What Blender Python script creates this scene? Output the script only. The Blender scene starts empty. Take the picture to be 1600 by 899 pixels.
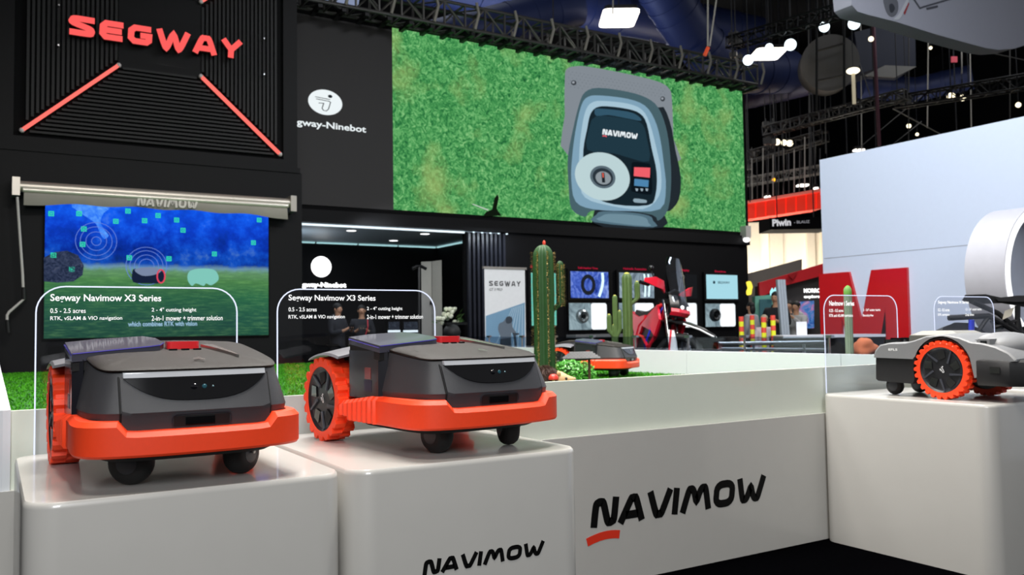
import bpy, bmesh, math, random
from mathutils import Vector, Matrix
random.seed(7)
PI = math.pi
sc = bpy.context.scene
# ---------------------------------------------------------------- camera
F, EYE = 1338.0, 1.17
def _n(v): return v.normalized()
AX = _n(Vector((2210.0, -31.5, F)))
AY = Vector((-810.0, -76.5, F)); AY = _n(AY - AX * AY.dot(AX))
AZ = AX.cross(AY)
if AZ.y < 0: AZ = -AZ
AX, AY = Vector((AX.x, AX.y, AX.z)), Vector((AY.x, AY.y, AY.z))
# AX, AY, AZ are the world axes seen in the camera frame (x right, y up, z forward)
def to_world(c): return Vector((AX.dot(c), AY.dot(c), AZ.dot(c)))
def P(px, py, x=None, y=None, z=None, d=None):
    """world point on the plane x=, y= or z= (or at depth d) measured from the photograph"""
    r = to_world(Vector((px - 800.0, 449.5 - py, F)))
    if x is not None: t = x / r.x
    elif y is not None: t = y / r.y
    elif z is not None: t = (z - EYE) / r.z
    else: t = d / F
    return Vector((r.x * t, r.y * t, r.z * t + EYE))
cam_data = bpy.data.cameras.new('camera')
cam = bpy.data.objects.new('camera', cam_data)
sc.collection.objects.link(cam)
rt, up, bk = to_world(Vector((1, 0, 0))), to_world(Vector((0, 1, 0))), -to_world(Vector((0, 0, 1)))
m = Matrix((rt, up, bk)).transposed().to_4x4(); m.translation = Vector((0, 0, EYE))
cam.matrix_world = m
cam_data.sensor_width = 36; cam_data.lens = F * 36 / 1600
cam_data.dof.use_dof = True; cam_data.dof.focus_distance = 2.6; cam_data.dof.aperture_fstop = 6.3
cam_data.clip_end = 300
sc.camera = cam
# ---------------------------------------------------------------- world, lights, exposure
sc.view_settings.view_transform = 'Standard'; sc.view_settings.look = 'None'
sc.view_settings.exposure = 0.0; sc.view_settings.gamma = 1.0
w = bpy.data.worlds.new('world'); sc.world = w; w.use_nodes = True
w.node_tree.nodes['Background'].inputs[0].default_value = (0.60, 0.61, 0.64, 1)
w.node_tree.nodes['Background'].inputs[1].default_value = 0.2
def area(name, loc, target, size, power, col=(1, 1, 1), sy=None):
    l = bpy.data.lights.new(name, 'AREA'); l.energy = power; l.size = size; l.color = col
    if sy: l.shape = 'RECTANGLE'; l.size_y = sy
    o = bpy.data.objects.new(name, l); sc.collection.objects.link(o)
    o.location = loc
    o.rotation_euler = (Vector(target) - Vector(loc)).to_track_quat('-Z', 'Y').to_euler()
    return o
area('booth_light', (1.6, 4.4, 7.5), (1.3, 2.8, 0.7), 1.6, 590, (1.0, 0.96, 0.90))
area('booth_light', (3.6, 3.2, 7.8), (4.2, 2.8, 0.7), 1.2, 400, (1.0, 0.96, 0.90))
area('booth_light', (0.2, 1.6, 7.0), (0.6, 2.8, 0.7), 1.0, 110, (1.0, 0.96, 0.92))
area('booth_light', (0.0, 0.8, 6.2), (3.9, 2.7, 0.5), 0.6, 95, (1.0, 0.91, 0.80))
area('front_fill', (-1.5, -4.2, 4.6), (2.0, 3.0, 0.5), 2.4, 375, (0.94, 0.97, 1.0))  # unseen fill added behind the camera to brighten front faces
area('lawn_light', (3.0, 7.6, 8.5), (3.2, 7.2, 0.7), 2.0, 310, (1, 0.98, 0.95)).data.spread = math.radians(95)
area('visitor_fill', (16.5, 12.0, 6.5), (14.5, 10.8, 1.2), 1.5, 260, (1, .97, .93))  # added fill, no fixture: lifts the visitors on the right
area('bike_light', (7.5, 7.0, 8.0), (7.4, 9.5, 0.8), 1.5, 260, (1, 1, 1))
area('wall_light', (7.6, 3.5, 8.0), (11.0, 6.5, 2.2), 2.0, 300, (0.78, 0.88, 1.0))
area('hall_light', (19, 24, 11), (19, 24, 0), 5, 500, (1, 0.96, 0.9))
area('hall_light', (24, 12, 12), (24, 12, 0), 6, 260, (0.95, 0.97, 1))
area('hall_light', (8, 20, 12), (8, 20, 0), 6, 120, (0.9, 0.95, 1))
area('roof_fill', (13, 20, 7.6), (15, 24, 14), 5, 210, (.65, .75, 1))  # added bluish uplight, stands in for bounce on roof and ducts
# ---------------------------------------------------------------- materials
def C(h):
    h = h.lstrip('#'); v = [int(h[i:i + 2], 16) / 255 for i in (0, 2, 4)]
    return tuple((c / 12.92 if c <= 0.04045 else ((c + 0.055) / 1.055) ** 2.4) for c in v)
_mats = {}
def mat(name, col='#808080', rough=0.5, metal=0.0, emit=None, es=1.0, var=0.06, nscale=14.0, bump=0.0, coat=0.0, spec=0.5, trans=0.0, alpha=1.0):
    if name in _mats: return _mats[name]
    m = bpy.data.materials.new(name); m.use_nodes = True; nt = m.node_tree
    b = nt.nodes['Principled BSDF']; c = C(col) if isinstance(col, str) else col
    tc = nt.nodes.new('ShaderNodeTexCoord'); no = nt.nodes.new('ShaderNodeTexNoise')
    no.inputs['Scale'].default_value = nscale; no.inputs['Detail'].default_value = 4
    nt.links.new(tc.outputs['Object'], no.inputs['Vector'])
    rp = nt.nodes.new('ShaderNodeValToRGB')
    rp.color_ramp.elements[0].color = tuple(x * (1 - var) for x in c) + (1,)
    rp.color_ramp.elements[1].color = tuple(min(1, x * (1 + var)) for x in c) + (1,)
    nt.links.new(no.outputs['Fac'], rp.inputs['Fac']); nt.links.new(rp.outputs['Color'], b.inputs['Base Color'])
    b.inputs['Roughness'].default_value = rough; b.inputs['Metallic'].default_value = metal
    b.inputs['Coat Weight'].default_value = coat; b.inputs['Coat Roughness'].default_value = 0.08
    b.inputs['Specular IOR Level'].default_value = spec; b.inputs['Transmission Weight'].default_value = trans
    b.inputs['Alpha'].default_value = alpha
    if bump:
        bp = nt.nodes.new('ShaderNodeBump'); bp.inputs['Strength'].default_value = bump; bp.inputs['Distance'].default_value = 0.002
        n2 = nt.nodes.new('ShaderNodeTexNoise'); n2.inputs['Scale'].default_value = nscale * 30
        nt.links.new(tc.outputs['Object'], n2.inputs['Vector']); nt.links.new(n2.outputs['Fac'], bp.inputs['Height']); nt.links.new(bp.outputs['Normal'], b.inputs['Normal'])
    if emit is not None:
        b.inputs['Emission Color'].default_value = C(emit) + (1,); b.inputs['Emission Strength'].default_value = es
    _mats[name] = m; return m
def glow(name, col, es=1.0):
    """something that gives off light: flat emission"""
    if name in _mats: return _mats[name]
    m = bpy.data.materials.new(name); m.use_nodes = True; nt = m.node_tree; nt.nodes.clear()
    e = nt.nodes.new('ShaderNodeEmission'); o = nt.nodes.new('ShaderNodeOutputMaterial')
    e.inputs[0].default_value = C(col) + (1,); e.inputs[1].default_value = es
    nt.links.new(e.outputs[0], o.inputs[0]); _mats[name] = m; return m
def clear(name, col='#ffffff', gloss=0.08, trans_col='#f0f4ff'):
    """thin clear sheet: transparent with a mirror share"""
    if name in _mats: return _mats[name]
    m = bpy.data.materials.new(name); m.use_nodes = True; nt = m.node_tree; nt.nodes.clear()
    t = nt.nodes.new('ShaderNodeBsdfTransparent'); g = nt.nodes.new('ShaderNodeBsdfGlossy'); g.inputs['Roughness'].default_value = 0.02
    lw_ = nt.nodes.new('ShaderNodeLayerWeight'); lw_.inputs[0].default_value = 0.5
    f = nt.nodes.new('ShaderNodeMath'); f.operation = 'POWER'; f.inputs[1].default_value = 5.0; nt.links.new(lw_.outputs['Facing'], f.inputs[0])
    mul = nt.nodes.new('ShaderNodeMath'); mul.operation = 'MULTIPLY_ADD'; mul.inputs[1].default_value = 0.6; mul.inputs[2].default_value = gloss
    x = nt.nodes.new('ShaderNodeMixShader'); o = nt.nodes.new('ShaderNodeOutputMaterial')
    t.inputs[0].default_value = C(trans_col) + (1,); g.inputs[0].default_value = C(col) + (1,)
    nt.links.new(f.outputs[0], mul.inputs[0]); nt.links.new(mul.outputs[0], x.inputs[0])
    nt.links.new(t.outputs[0], x.inputs[1]); nt.links.new(g.outputs[0], x.inputs[2]); nt.links.new(x.outputs[0], o.inputs[0])
    _mats[name] = m; return m
def noise_glow(name, stops, scale, detail=6, es=1.0, stretch=(1, 1, 1), patch=None):
    """a screen showing a noisy surface (grass, leaves): emission from layered noise"""
    m = bpy.data.materials.new(name); m.use_nodes = True; nt = m.node_tree; nt.nodes.clear(); N = nt.nodes.new; L = nt.links.new
    tc = N('ShaderNodeTexCoord'); mp = N('ShaderNodeMapping'); mp.inputs['Scale'].default_value = stretch
    L(tc.outputs['Object'], mp.inputs[0])
    n1 = N('ShaderNodeTexNoise'); n1.inputs['Scale'].default_value = scale; n1.inputs['Detail'].default_value = detail; n1.inputs['Roughness'].default_value = 0.75; n1.inputs['Distortion'].default_value = 1.6
    L(mp.outputs[0], n1.inputs[0])
    r = N('ShaderNodeValToRGB'); els = r.color_ramp.elements
    while len(els) < len(stops): els.new(0.5)
    for e, (p, c) in zip(els, stops): e.position = p; e.color = C(c) + (1,)
    L(n1.outputs['Fac'], r.inputs[0]); out = r.outputs[0]
    if patch:
        n2 = N('ShaderNodeTexNoise'); n2.inputs['Scale'].default_value = patch[0]; n2.inputs['Detail'].default_value = 5; L(mp.outputs[0], n2.inputs[0])
        mr = N('ShaderNodeMapRange'); mr.inputs[1].default_value = 0.52; mr.inputs[2].default_value = 0.78; mr.inputs[4].default_value = 0.75; L(n2.outputs['Fac'], mr.inputs[0])
        mx = N('ShaderNodeMix'); mx.data_type = 'RGBA'; L(mr.outputs[0], mx.inputs[0]); L(out, mx.inputs[6]); mx.inputs[7].default_value = C(patch[1]) + (1,); out = mx.outputs[2]
    e = N('ShaderNodeEmission'); e.inputs[1].default_value = es; o = N('ShaderNodeOutputMaterial'); L(out, e.inputs[0]); L(e.outputs[0], o.inputs[0])
    _mats[name] = m; return m
# ---------------------------------------------------------------- object helpers
COL = sc.collection
def tag(o, label, cat, group=None, kind=None):
    o['label'] = label; o['category'] = cat
    if group: o['group'] = group
    if kind: o['kind'] = kind
    return o
def thing(name, label, cat, loc=(0, 0, 0), rz=0.0, group=None):
    o = bpy.data.objects.new(name, None); COL.objects.link(o); o.location = loc; o.rotation_euler = (0, 0, rz)
    o.empty_display_size = 0.1
    return tag(o, label, cat, group)
def dup(o, parent=None, name=None):
    c = o.copy(); COL.objects.link(c); c.parent = parent
    for ch in list(o.children): dup(ch, c)
    return c
def new_obj(name, me, material, parent=None, smooth=None, label=None):
    o = bpy.data.objects.new(name, me); COL.objects.link(o)
    if material is not None and not me.materials: me.materials.append(material)
    if parent is not None: o.parent = parent
    if smooth is not None:
        me.shade_smooth()
        me.set_sharp_from_angle(angle=math.radians(smooth))
    if label: o['label'] = label
    return o
class MB:
    def __init__(s): s.bm = bmesh.new()
    def V(s, p): return s.bm.verts.new(p)
    def face(s, vs):
        try: return s.bm.faces.new(vs)
        except ValueError: return None
    def box(s, x0, x1, y0, y1, z0, z1):
        v = [s.V((x, y, z)) for z in (z0, z1) for y in (y0, y1) for x in (x0, x1)]
        for f in ((0, 2, 3, 1), (4, 5, 7, 6), (0, 1, 5, 4), (2, 6, 7, 3), (0, 4, 6, 2), (1, 3, 7, 5)): s.face([v[i] for i in f])
        return s
    def loft(s, rings, cap0=True, cap1=True, closed=True):
        R = [[s.V(p) for p in r] for r in rings]; n = len(R[0])
        for a, b in zip(R, R[1:]):
            for i in range(n if closed else n - 1):
                j = (i + 1) % n; s.face((a[i], a[j], b[j], b[i]))
        if cap0: s.face(R[0][::-1])
        if cap1: s.face(R[-1])
        return R
    def tube(s, pts, r, n=8, cap=True):
        pts = [Vector(p) for p in pts]; rr = r if isinstance(r, (list, tuple)) else [r] * len(pts)
        rings = []; ref = Vector((0, 0, 1)); prev = None
        for i, p in enumerate(pts):
            t = (pts[min(i + 1, len(pts) - 1)] - pts[max(i - 1, 0)]).normalized()
            if prev is None:
                u = t.cross(ref)
                if u.length < 1e-3: u = t.cross(Vector((1, 0, 0)))
            else:
                u = prev - t * prev.dot(t)
                if u.length < 1e-4: u = t.cross(ref)
            u.normalize(); prev = u; v = t.cross(u)
            rings.append([p + (u * math.cos(2 * PI * k / n) + v * math.sin(2 * PI * k / n)) * rr[i] for k in range(n)])
        s.loft(rings, cap, cap); return s
    def lathe(s, prof, n=24, axis='z', c=(0, 0, 0)):
        rings = []
        for r, h in prof:
            ring = []
            for k in range(n):
                a = 2 * PI * k / n; u, v = r * math.cos(a), r * math.sin(a)
                q = {'z': (u, v, h), 'x': (h, u, v), 'y': (u, h, v)}[axis]
                ring.append((c[0] + q[0], c[1] + q[1], c[2] + q[2]))
            rings.append(ring)
        s.loft(rings); return s
    def prism(s, pts, axis, a, b):
        """2D outline pushed along an axis: x -> pts are (y,z), y -> (x,z), z -> (x,y)"""
        f = {'x': lambda p, h: (h, p[0], p[1]), 'y': lambda p, h: (p[0], h, p[1]), 'z': lambda p, h: (p[0], p[1], h)}[axis]
        s.loft([[f(p, a) for p in pts], [f(p, b) for p in pts]]); return s
    def ball(s, c, r, n=12, m=8):
        r = r if isinstance(r, (list, tuple)) else (r, r, r)
        rings = []
        for i in range(m + 1):
            t = PI * i / m; q = max(math.sin(t), 0.02)
            rings.append([(c[0] + r[0] * q * math.cos(2 * PI * k / n), c[1] + r[1] * q * math.sin(2 * PI * k / n), c[2] - r[2] * math.cos(t)) for k in range(n)])
        s.loft(rings); return s
    def bar(s, a, b, w, h=None):
        """straight square bar between two points"""
        h = h or w; a, b = Vector(a), Vector(b); t = (b - a).normalized(); ref = Vector((0, 0, 1))
        if abs(t.z) > 0.99: ref = Vector((0, 1, 0))
        u = t.cross(ref).normalized() * w / 2; v = t.cross(u).normalized() * h / 2
        s.loft([[p + u + v, p - u + v, p - u - v, p + u - v] for p in (a, b)]); return s
    def stroke(s, pts, wd, f, closed=False):
        """flat ribbon along 2D points with mitred joints; f maps (x, y) to 3D"""
        P2 = [Vector(p) for p in pts]; n = len(P2); L = []; R = []
        for i in range(n):
            a = P2[i - 1] if (i > 0 or closed) else None; b = P2[(i + 1) % n] if (i < n - 1 or closed) else None
            d1 = (P2[i] - a).normalized() if a is not None else None; d2 = (b - P2[i]).normalized() if b is not None else None
            if d1 is None: d1 = d2
            if d2 is None: d2 = d1
            t = (d1 + d2); t = t.normalized() if t.length > 1e-5 else d2
            nn = Vector((-t.y, t.x)); k = max(0.45, abs(nn.dot(Vector((-d2.y, d2.x))))); q = nn * (wd / 2 / k)
            L.append(P2[i] + q); R.append(P2[i] - q)
        vl = [s.V(f(p.x, p.y)) for p in L]; vr = [s.V(f(p.x, p.y)) for p in R]
        for i in range(n if closed else n - 1):
            j = (i + 1) % n; s.face((vr[i], vr[j], vl[j], vl[i]))
        return s
    def poly(s, pts): s.face([s.V(p) for p in pts]); return s
    def solid(s, vec):
        """give flat faces a thickness along vec"""
        g = bmesh.ops.extrude_face_region(s.bm, geom=list(s.bm.faces)); vec = Vector(vec)
        bmesh.ops.translate(s.bm, vec=vec, verts=[e for e in g['geom'] if isinstance(e, bmesh.types.BMVert)]); return s
    def bevel(s, w, seg=2, ang=30):
        es = [e for e in s.bm.edges if len(e.link_faces) == 2 and e.calc_face_angle(0) > math.radians(ang)]
        bmesh.ops.bevel(s.bm, geom=es, offset=w, segments=seg, affect='EDGES', clamp_overlap=True); return s
    def mesh(s, name):
        bmesh.ops.recalc_face_normals(s.bm, faces=list(s.bm.faces))
        me = bpy.data.meshes.new(name); s.bm.to_mesh(me); s.bm.free(); return me
    def build(s, name, material, parent=None, smooth=None, label=None):
        return new_obj(name, s.mesh(name), material, parent, smooth, label)
def rrect(w, h, r, seg=6, cx=0, cy=0):
    pts = []
    for sx, sy, a0 in ((1, 1, 0), (-1, 1, 90), (-1, -1, 180), (1, -1, 270)):
        for k in range(seg + 1):
            a = math.radians(a0 + 90 * k / seg); pts.append((cx + sx * (w / 2 - r) + r * math.cos(a), cy + sy * (h / 2 - r) + r * math.sin(a)))
    return pts
def catmull(pts, n=4, closed=True):
    out = []; m = len(pts)
    rng = range(m) if closed else range(m - 1)
    for i in rng:
        g = lambda k: pts[k % m] if closed else pts[min(max(k, 0), m - 1)]
        p0, p1, p2, p3 = g(i - 1), g(i), g(i + 1), g(i + 2)
        for k in range(n):
            t = k / n
            out.append(tuple(0.5 * ((2 * b) + (-a + c) * t + (2 * a - 5 * b + 4 * c - d) * t * t + (-a + 3 * b - 3 * c + d) * t ** 3) for a, b, c, d in zip(p0, p1, p2, p3)))
    if not closed: out.append(tuple(pts[-1]))
    return out
def text_mesh(body, width=None, height=None, bold=0.0, shear=0.0, thick=0.0):
    """lettering in Blender's own font -> flat mesh in (x, y), left bottom at 0,0"""
    cu = bpy.data.curves.new('t', 'FONT'); cu.body = body; cu.size = 1; cu.offset = bold; cu.shear = shear; cu.resolution_u = 3
    ob = bpy.data.objects.new('t', cu); COL.objects.link(ob)
    dg = bpy.context.evaluated_depsgraph_get(); dg.update()
    me = bpy.data.meshes.new_from_object(ob.evaluated_get(dg)); bpy.data.objects.remove(ob); bpy.data.curves.remove(cu)
    xs = [v.co.x for v in me.vertices]; ys = [v.co.y for v in me.vertices]
    x0, x1, y0, y1 = min(xs), max(xs), min(ys), max(ys)
    sy = (height / (y1 - y0)) if height else (width / (x1 - x0)); sx = (width / (x1 - x0)) if width else sy
    me.transform(Matrix.Diagonal((sx, sy, 1, 1)) @ Matrix.Translation((-x0, -y0, 0)))
    return me
def text(body, name, material, parent, frame, width=None, height=None, bold=0.0, shear=0.0, label=None):
    """frame = (origin, direction of reading, direction up)"""
    me = text_mesh(body, width, height, bold, shear); o, u, v = [Vector(q) for q in frame]; n = u.cross(v)
    M4 = Matrix((u, v, n)).transposed().to_4x4(); M4.translation = o; me.transform(M4)
    return new_obj(name, me, material, parent, None, label)
GL = {  # heavy stroke letters: width, list of centre lines
 'S': (1.25, [[(1.22, .86), (.32, .86), (.15, .77), (.2, .63), (.95, .42), (1.1, .3), (1.08, .2), (.95, .14), (.03, .14)]]),
 'E': (1.18, [[(1.16, .86), (.3, .86), (.14, .7), (.14, .3), (.3, .14), (1.16, .14)], [(.2, .5), (1.1, .5)]]),
 'G': (1.22, [[(1.16, .86), (.32, .86), (.14, .7), (.14, .3), (.32, .14), (.95, .14), (1.08, .25), (1.08, .48), (.62, .48)]]),
 'W': (1.75, [[(.1, 1), (.46, .12), (.6, .12), (.88, .8), (1.15, .12), (1.3, .12), (1.66, 1)]]),
 'A': (1.28, [[(.1, 0), (.42, .78), (.54, .87), (.74, .87), (.86, .78), (1.18, 0)], [(.3, .3), (1.0, .3)]]),
 'Y': (1.2, [[(.1, 1), (.58, .45), (1.1, 1)], [(.58, .5), (.58, 0)]])}
GN = {
 'N': (.86, [[(.1, 0), (.1, .72), (.17, .86), (.29, .87), (.37, .78), (.55, .2), (.63, .12), (.73, .15), (.78, .27), (.78, 1)]]),
 'A': (.92, [[(.08, 0), (.36, .76), (.43, .86), (.53, .86), (.6, .76), (.86, 0)], [(.25, .27), (.7, .27)]]),
 'V': (.9, [[(.07, 1), (.34, .22), (.42, .13), (.52, .13), (.6, .22), (.84, 1)]]),
 'I': (.24, [[(.1, 0), (.1, 1)]]),
 'M': (1.2, [[(.08, 0), (.25, .76), (.33, .86), (.42, .84), (.5, .68), (.6, .4), (.7, .68), (.78, .84), (.87, .86), (.95, .76), (1.12, 0)]]),
 'O': (.9, [rrect(.66, .76, .24, 4, .45, .5)]),
 'W': (1.22, [[(.08, 1), (.25, .24), (.33, .14), (.42, .16), (.5, .32), (.6, .6), (.7, .32), (.78, .16), (.87, .14), (.95, .24), (1.14, 1)]])}
def logo_word(word, table, st, h, f, gap=0.14, width=None, shear=0.0):
    """list of (letter, MB) drawn as flat ribbons; f maps (x, y) in metres to 3D"""
    tot = sum(table[c][0] for c in word) + gap * (len(word) - 1); sx = (width / tot) if width else h
    out = []; x = 0
    for c in word:
        mb = MB(); wd, strokes = table[c]
        for s_ in strokes:
            cl = c == 'O'
            if len(s_) > 4 and c != 'O' and not (c in 'EG'): s_ = catmull(s_, 4, False)
            mb.stroke([((x + p[0] + shear * p[1]) * sx, p[1] * h) for p in s_], st * (sx * 0.5 + h * 0.5), f, closed=cl)
        out.append((c, mb)); x += wd + gap
    return out
def hangers(par, pts, r=.012, top=14.96, name='suspension_cable'):
    """cables from points of a hanging thing (its own coordinates) up to the hall roof"""
    for p in pts:
        h = top - par.location.z - p[2]
        MB().tube([tuple(p), (p[0], p[1], p[2] + h)], r, 5).build(name, mat('cable_dark', '#26262a', .6), par)
def skin_mesh(name, verts, edges, radii, sub=1, root=0):
    me = bpy.data.meshes.new(name); me.from_pydata([tuple(v) for v in verts], edges, [])
    ob = bpy.data.objects.new(name, me); COL.objects.link(ob)
    ob.modifiers.new('s', 'SKIN').use_smooth_shade = True
    for i, sv in enumerate(me.skin_vertices[0].data):
        r = radii[i]; sv.radius = (r, r) if not isinstance(r, tuple) else r; sv.use_root = (i == root)
    if sub: m_ = ob.modifiers.new('u', 'SUBSURF'); m_.levels = sub; m_.render_levels = sub
    dg = bpy.context.evaluated_depsgraph_get(); dg.update()
    out = bpy.data.meshes.new_from_object(ob.evaluated_get(dg)); bpy.data.objects.remove(ob); bpy.data.meshes.remove(me)
    return out
# ================================================================ THE SETTING
def struct(name, mb, m, smooth=None):
    o = mb.build(name, m, None, smooth); o['kind'] = 'structure'; return o
carpet = mat('carpet_black', '#030304', 0.95, var=0.5, nscale=60, bump=0.6, spec=0.0)
struct('floor', MB().box(-14, 42, -10, 42, -0.05, 0), carpet)
struct('ceiling', MB().box(-14, 42, -2, 42, 15.0, 15.2), mat('roof_deck', '#08090d', 0.9))
struct('wall_back', MB().box(-14, 42, 40, 40.3, 0, 15), mat('hall_wall', '#0a0b10', 0.9))
struct('wall_right', MB().box(41.7, 42, -6, 40, 0, 15), mat('hall_wall', '#0a0b10', 0.9))
white = mat('white_gloss', '#b9b7b2', 0.32, var=0.02, coat=0.5)
white_wall = mat('white_laminate', '#d9dde2', 0.45, var=0.02, coat=0.1)
panelw = mat('frosted_white', '#d6dccf', 0.35, var=0.02, coat=0.3)
black = mat('booth_black', '#09090c', 0.6, var=0.15, spec=.18)
black2 = mat('booth_black_matt', '#070709', 0.8, var=0.2, spec=.12)
# ---------------------------------------------------------------- raised platform with the lawn
YB = 3.165
pf = thing('display_platform', 'long low white platform with raised rim holding the artificial lawn', 'platform', (2.9, 3.2, 0))
def rel(o, mb):
    bmesh.ops.translate(mb.bm, vec=-Vector(o.location), verts=mb.bm.verts); return mb
b = MB().box(-0.03, 5.92, YB, 13.05, 0, 0.68); b.bevel(0.004, 1)
rel(pf, b).build('base', white, pf)
b = MB().box(0.0, 5.85, YB + .028, YB + .06, 0.68, 0.93); b.bevel(0.003, 1)
rel(pf, b).build('front_panel', panelw, pf)
b = MB(); ring = [(0.052, 13.0), (-0.03, 13.0), (-0.03, 3.23), (-0.02, 3.195), (0.0, 3.175), (0.03, 3.17), (0.052, 3.18)]
b.prism(ring, 'z', 0.68, 0.935)
rel(pf, b).build('side_wall', white_wall, pf)
for k, (y0, y1) in enumerate(((3.23, 4.55), (4.555, 6.35), (6.355, 8.6), (8.605, 10.8), (10.805, 13.0))):
    b = MB().box(5.85, 5.92, y0, y1, 0.68, 0.925); b.bevel(0.002, 1)
    rel(pf, b).build('side_wall_panel', white_wall, pf)
rel(pf, MB().box(0.053, 5.849, YB + .061, 13.0, 0.6805, 0.688)).build('turf_backing', mat('turf_backing', '#1c5a0c', 0.9, var=0.35, nscale=9), pf)
# blades of the artificial lawn
def lawn():
    vs, fs = [], []
    for i in range(85000):
        v = random.random(); y = 3.3 + 9.6 * v ** 1.3; x = random.uniform(0.07, 5.84)
        a = random.uniform(0, PI); h = random.uniform(.008, .022); wv = .0035 + .0006 * y
        dx, dy = math.cos(a) * wv, math.sin(a) * wv; k = len(vs)
        vs += [(x - dx, y - dy, .687), (x + dx, y + dy, .687), (x + random.uniform(-.012, .012), y + random.uniform(-.012, .012), .687 + h)]
        fs.append((k, k + 1, k + 2))
    me = bpy.data.meshes.new('artificial_lawn'); me.from_pydata(vs, [], fs)
    o = new_obj('artificial_lawn', me, mat('turf_blade', '#3a860c', 0.7, var=0.4, nscale=5, spec=0.2))
    tag(o, 'bright green artificial lawn filling the white raised platform', 'lawn', kind='stuff')
lawn()
# NAVIMOW on the platform front
ink = mat('black_vinyl', '#060606', 0.6, spec=.15)
orange_vinyl = mat('red_vinyl', '#d8321a', 0.5)
def navimow_on(parent, a, t, r, yy, word='NAVIMOW', lmat=ink, swoosh=None, st=.26, shear=.12, dy=-.0015):
    """a bottom-left, t top-left, r right end (world), on the plane y = yy"""
    h = t.z - a.z; W_ = r.x - a.x
    for c, mb in logo_word(word, GN, st, h, lambda x, y: (a.x + x, yy + dy, a.z + y), gap=.09, width=W_, shear=shear):
        mb.solid((0, -dy * .6, 0)); rel(parent, mb).build('letter', lmat, parent)
    if swoosh:
        q = MB(); q.stroke([(swoosh[0] + (swoosh[1] - swoosh[0]) * k / 8, swoosh[2] + swoosh[3] * math.sin(PI * (.12 + .6 * k / 8))) for k in range(9)], swoosh[4], lambda x, y: (x, yy + dy, y))
        q.solid((0, -dy * .6, 0)); rel(parent, q).build('logo_swoosh', orange_vinyl, parent)
a, t, r = P(923, 826, y=YB), P(923, 782, y=YB), P(1193, 784, y=YB)
s0, s1 = P(917, 848, y=YB), P(968, 841, y=YB)
navimow_on(pf, a, t, r, YB, swoosh=(s0.x, s1.x, s0.z - .012, .03, P(940, 836, y=YB).z - P(940, 849, y=YB).z))
# ---------------------------------------------------------------- the four pedestals and their acrylic signs
ped_data = [(.062, .815, 'white block pedestal under the left dark mower', 'white block pedestal'),
            (.832, 1.600, 'white block pedestal with black lettering under the second dark mower', ''),
            (3.872, 4.63, 'white block pedestal under the grey mower with a big orange wheel', ''),
            (4.885, 5.645, 'white block pedestal standing behind the grey mower at the right edge', '')]
peds = []
for x0, x1, lb, _ in ped_data:
    cx = (x0 + x1) / 2; p = thing('display_pedestal', lb, 'pedestal', (cx, 2.69, 0), group='white pedestals in front of the platform')
    y0, y1 = 2.22, YB - .004
    out = rrect(x1 - x0, y1 - y0, 0.075, 8, cx, (y0 + y1) / 2)
    b = MB(); e = .006
    rings = []
    for z, k in ((0, 0), (.775, 0), (.785, .002), (.79, e)):
        rings.append([(cx + (q[0] - cx) * (1 - k / .38), 2.69 + (q[1] - 2.69) * (1 - k / .47), z) for q in out])
    b.loft(rings); rel(p, b).build('body', white, p, 35); peds.append(p)
a, t, r = P(660, 900, y=2.22), P(661, 877, y=2.22), P(848, 878, y=2.22)
navimow_on(peds[1], a, t, r, 2.22)
edge_glow = glow('lit_edge', '#dfe6ff', 1.25)
edge_blue = glow('lit_edge_blue', '#9aa8ff', 0.9)
acr = clear('acrylic', gloss=0.02, trans_col='#f4f5f8')
lett = glow('lit_lettering', '#ffffff', 1.15)
SY = 3.15
def sign(x0, x1, label, lines, name_gap=0, thick=.012):
    cx = (x0 + x1) / 2; s = thing('acrylic_sign', label, 'sign', (cx, SY, .79), group='clear acrylic signs on the pedestals')
    W2, H2, R2 = (x1 - x0) / 2, .54, .085
    def outline(W, H, R):
        pts = [(-W, 0)] + [(-W + R - R * math.cos(k * PI / 16), H - R + R * math.sin(k * PI / 16)) for k in range(9)]
        pts += [(W - R + R * math.sin(k * PI / 16), H - R + R * math.cos(k * PI / 16)) for k in range(9)] + [(W, 0)]
        return pts
    o = outline(W2, H2, R2)
    MB().prism(o, 'y', 0.004, thick).build('sheet', acr, s)
    ed = MB(); ed.tube([(p[0], .006, p[1]) for p in o], .0026, 6); ed.build('lit_edge', edge_glow, s)
    for body, ax, ay, bx, hh, bold in lines:
        text(body, 'text_line', lett, s, ((ax - cx, .001, ay - .79), (1, 0, 0), (0, 0, 1)), width=bx - ax, height=hh, bold=bold)
    return s
def L(body, px0, px1, pyb, pyt, bold, xo=0.0):
    a, b_ = P(px0, pyb, y=SY), P(px1, pyb, y=SY); t_ = P(px0, pyt, y=SY); return (body, a.x + xo, a.z, b_.x + xo, t_.z - a.z, bold)
def x3(xo): return [L('Segway Navimow X3 Series', 78.5, 252, 474, 459.5, .018, xo), L('0.5 - 2.5 acres', 78.5, 134, 489.5, 482, .008, xo), L('RTK, vSLAM & VIO navigation', 78.5, 191, 502.5, 494.5, .008, xo),
          L('2 - 4" cutting height', 237, 307, 489, 481, .008, xo), L('2-in-1 mower + trimmer solution', 237, 348, 501.5, 493.5, .008, xo)]
sign(.118, .752, 'clear acrylic sign with lit edge standing behind the left dark mower', x3(0))
def x3b(px, pyb, dx=0): return P(px, pyb, y=SY)
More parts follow.
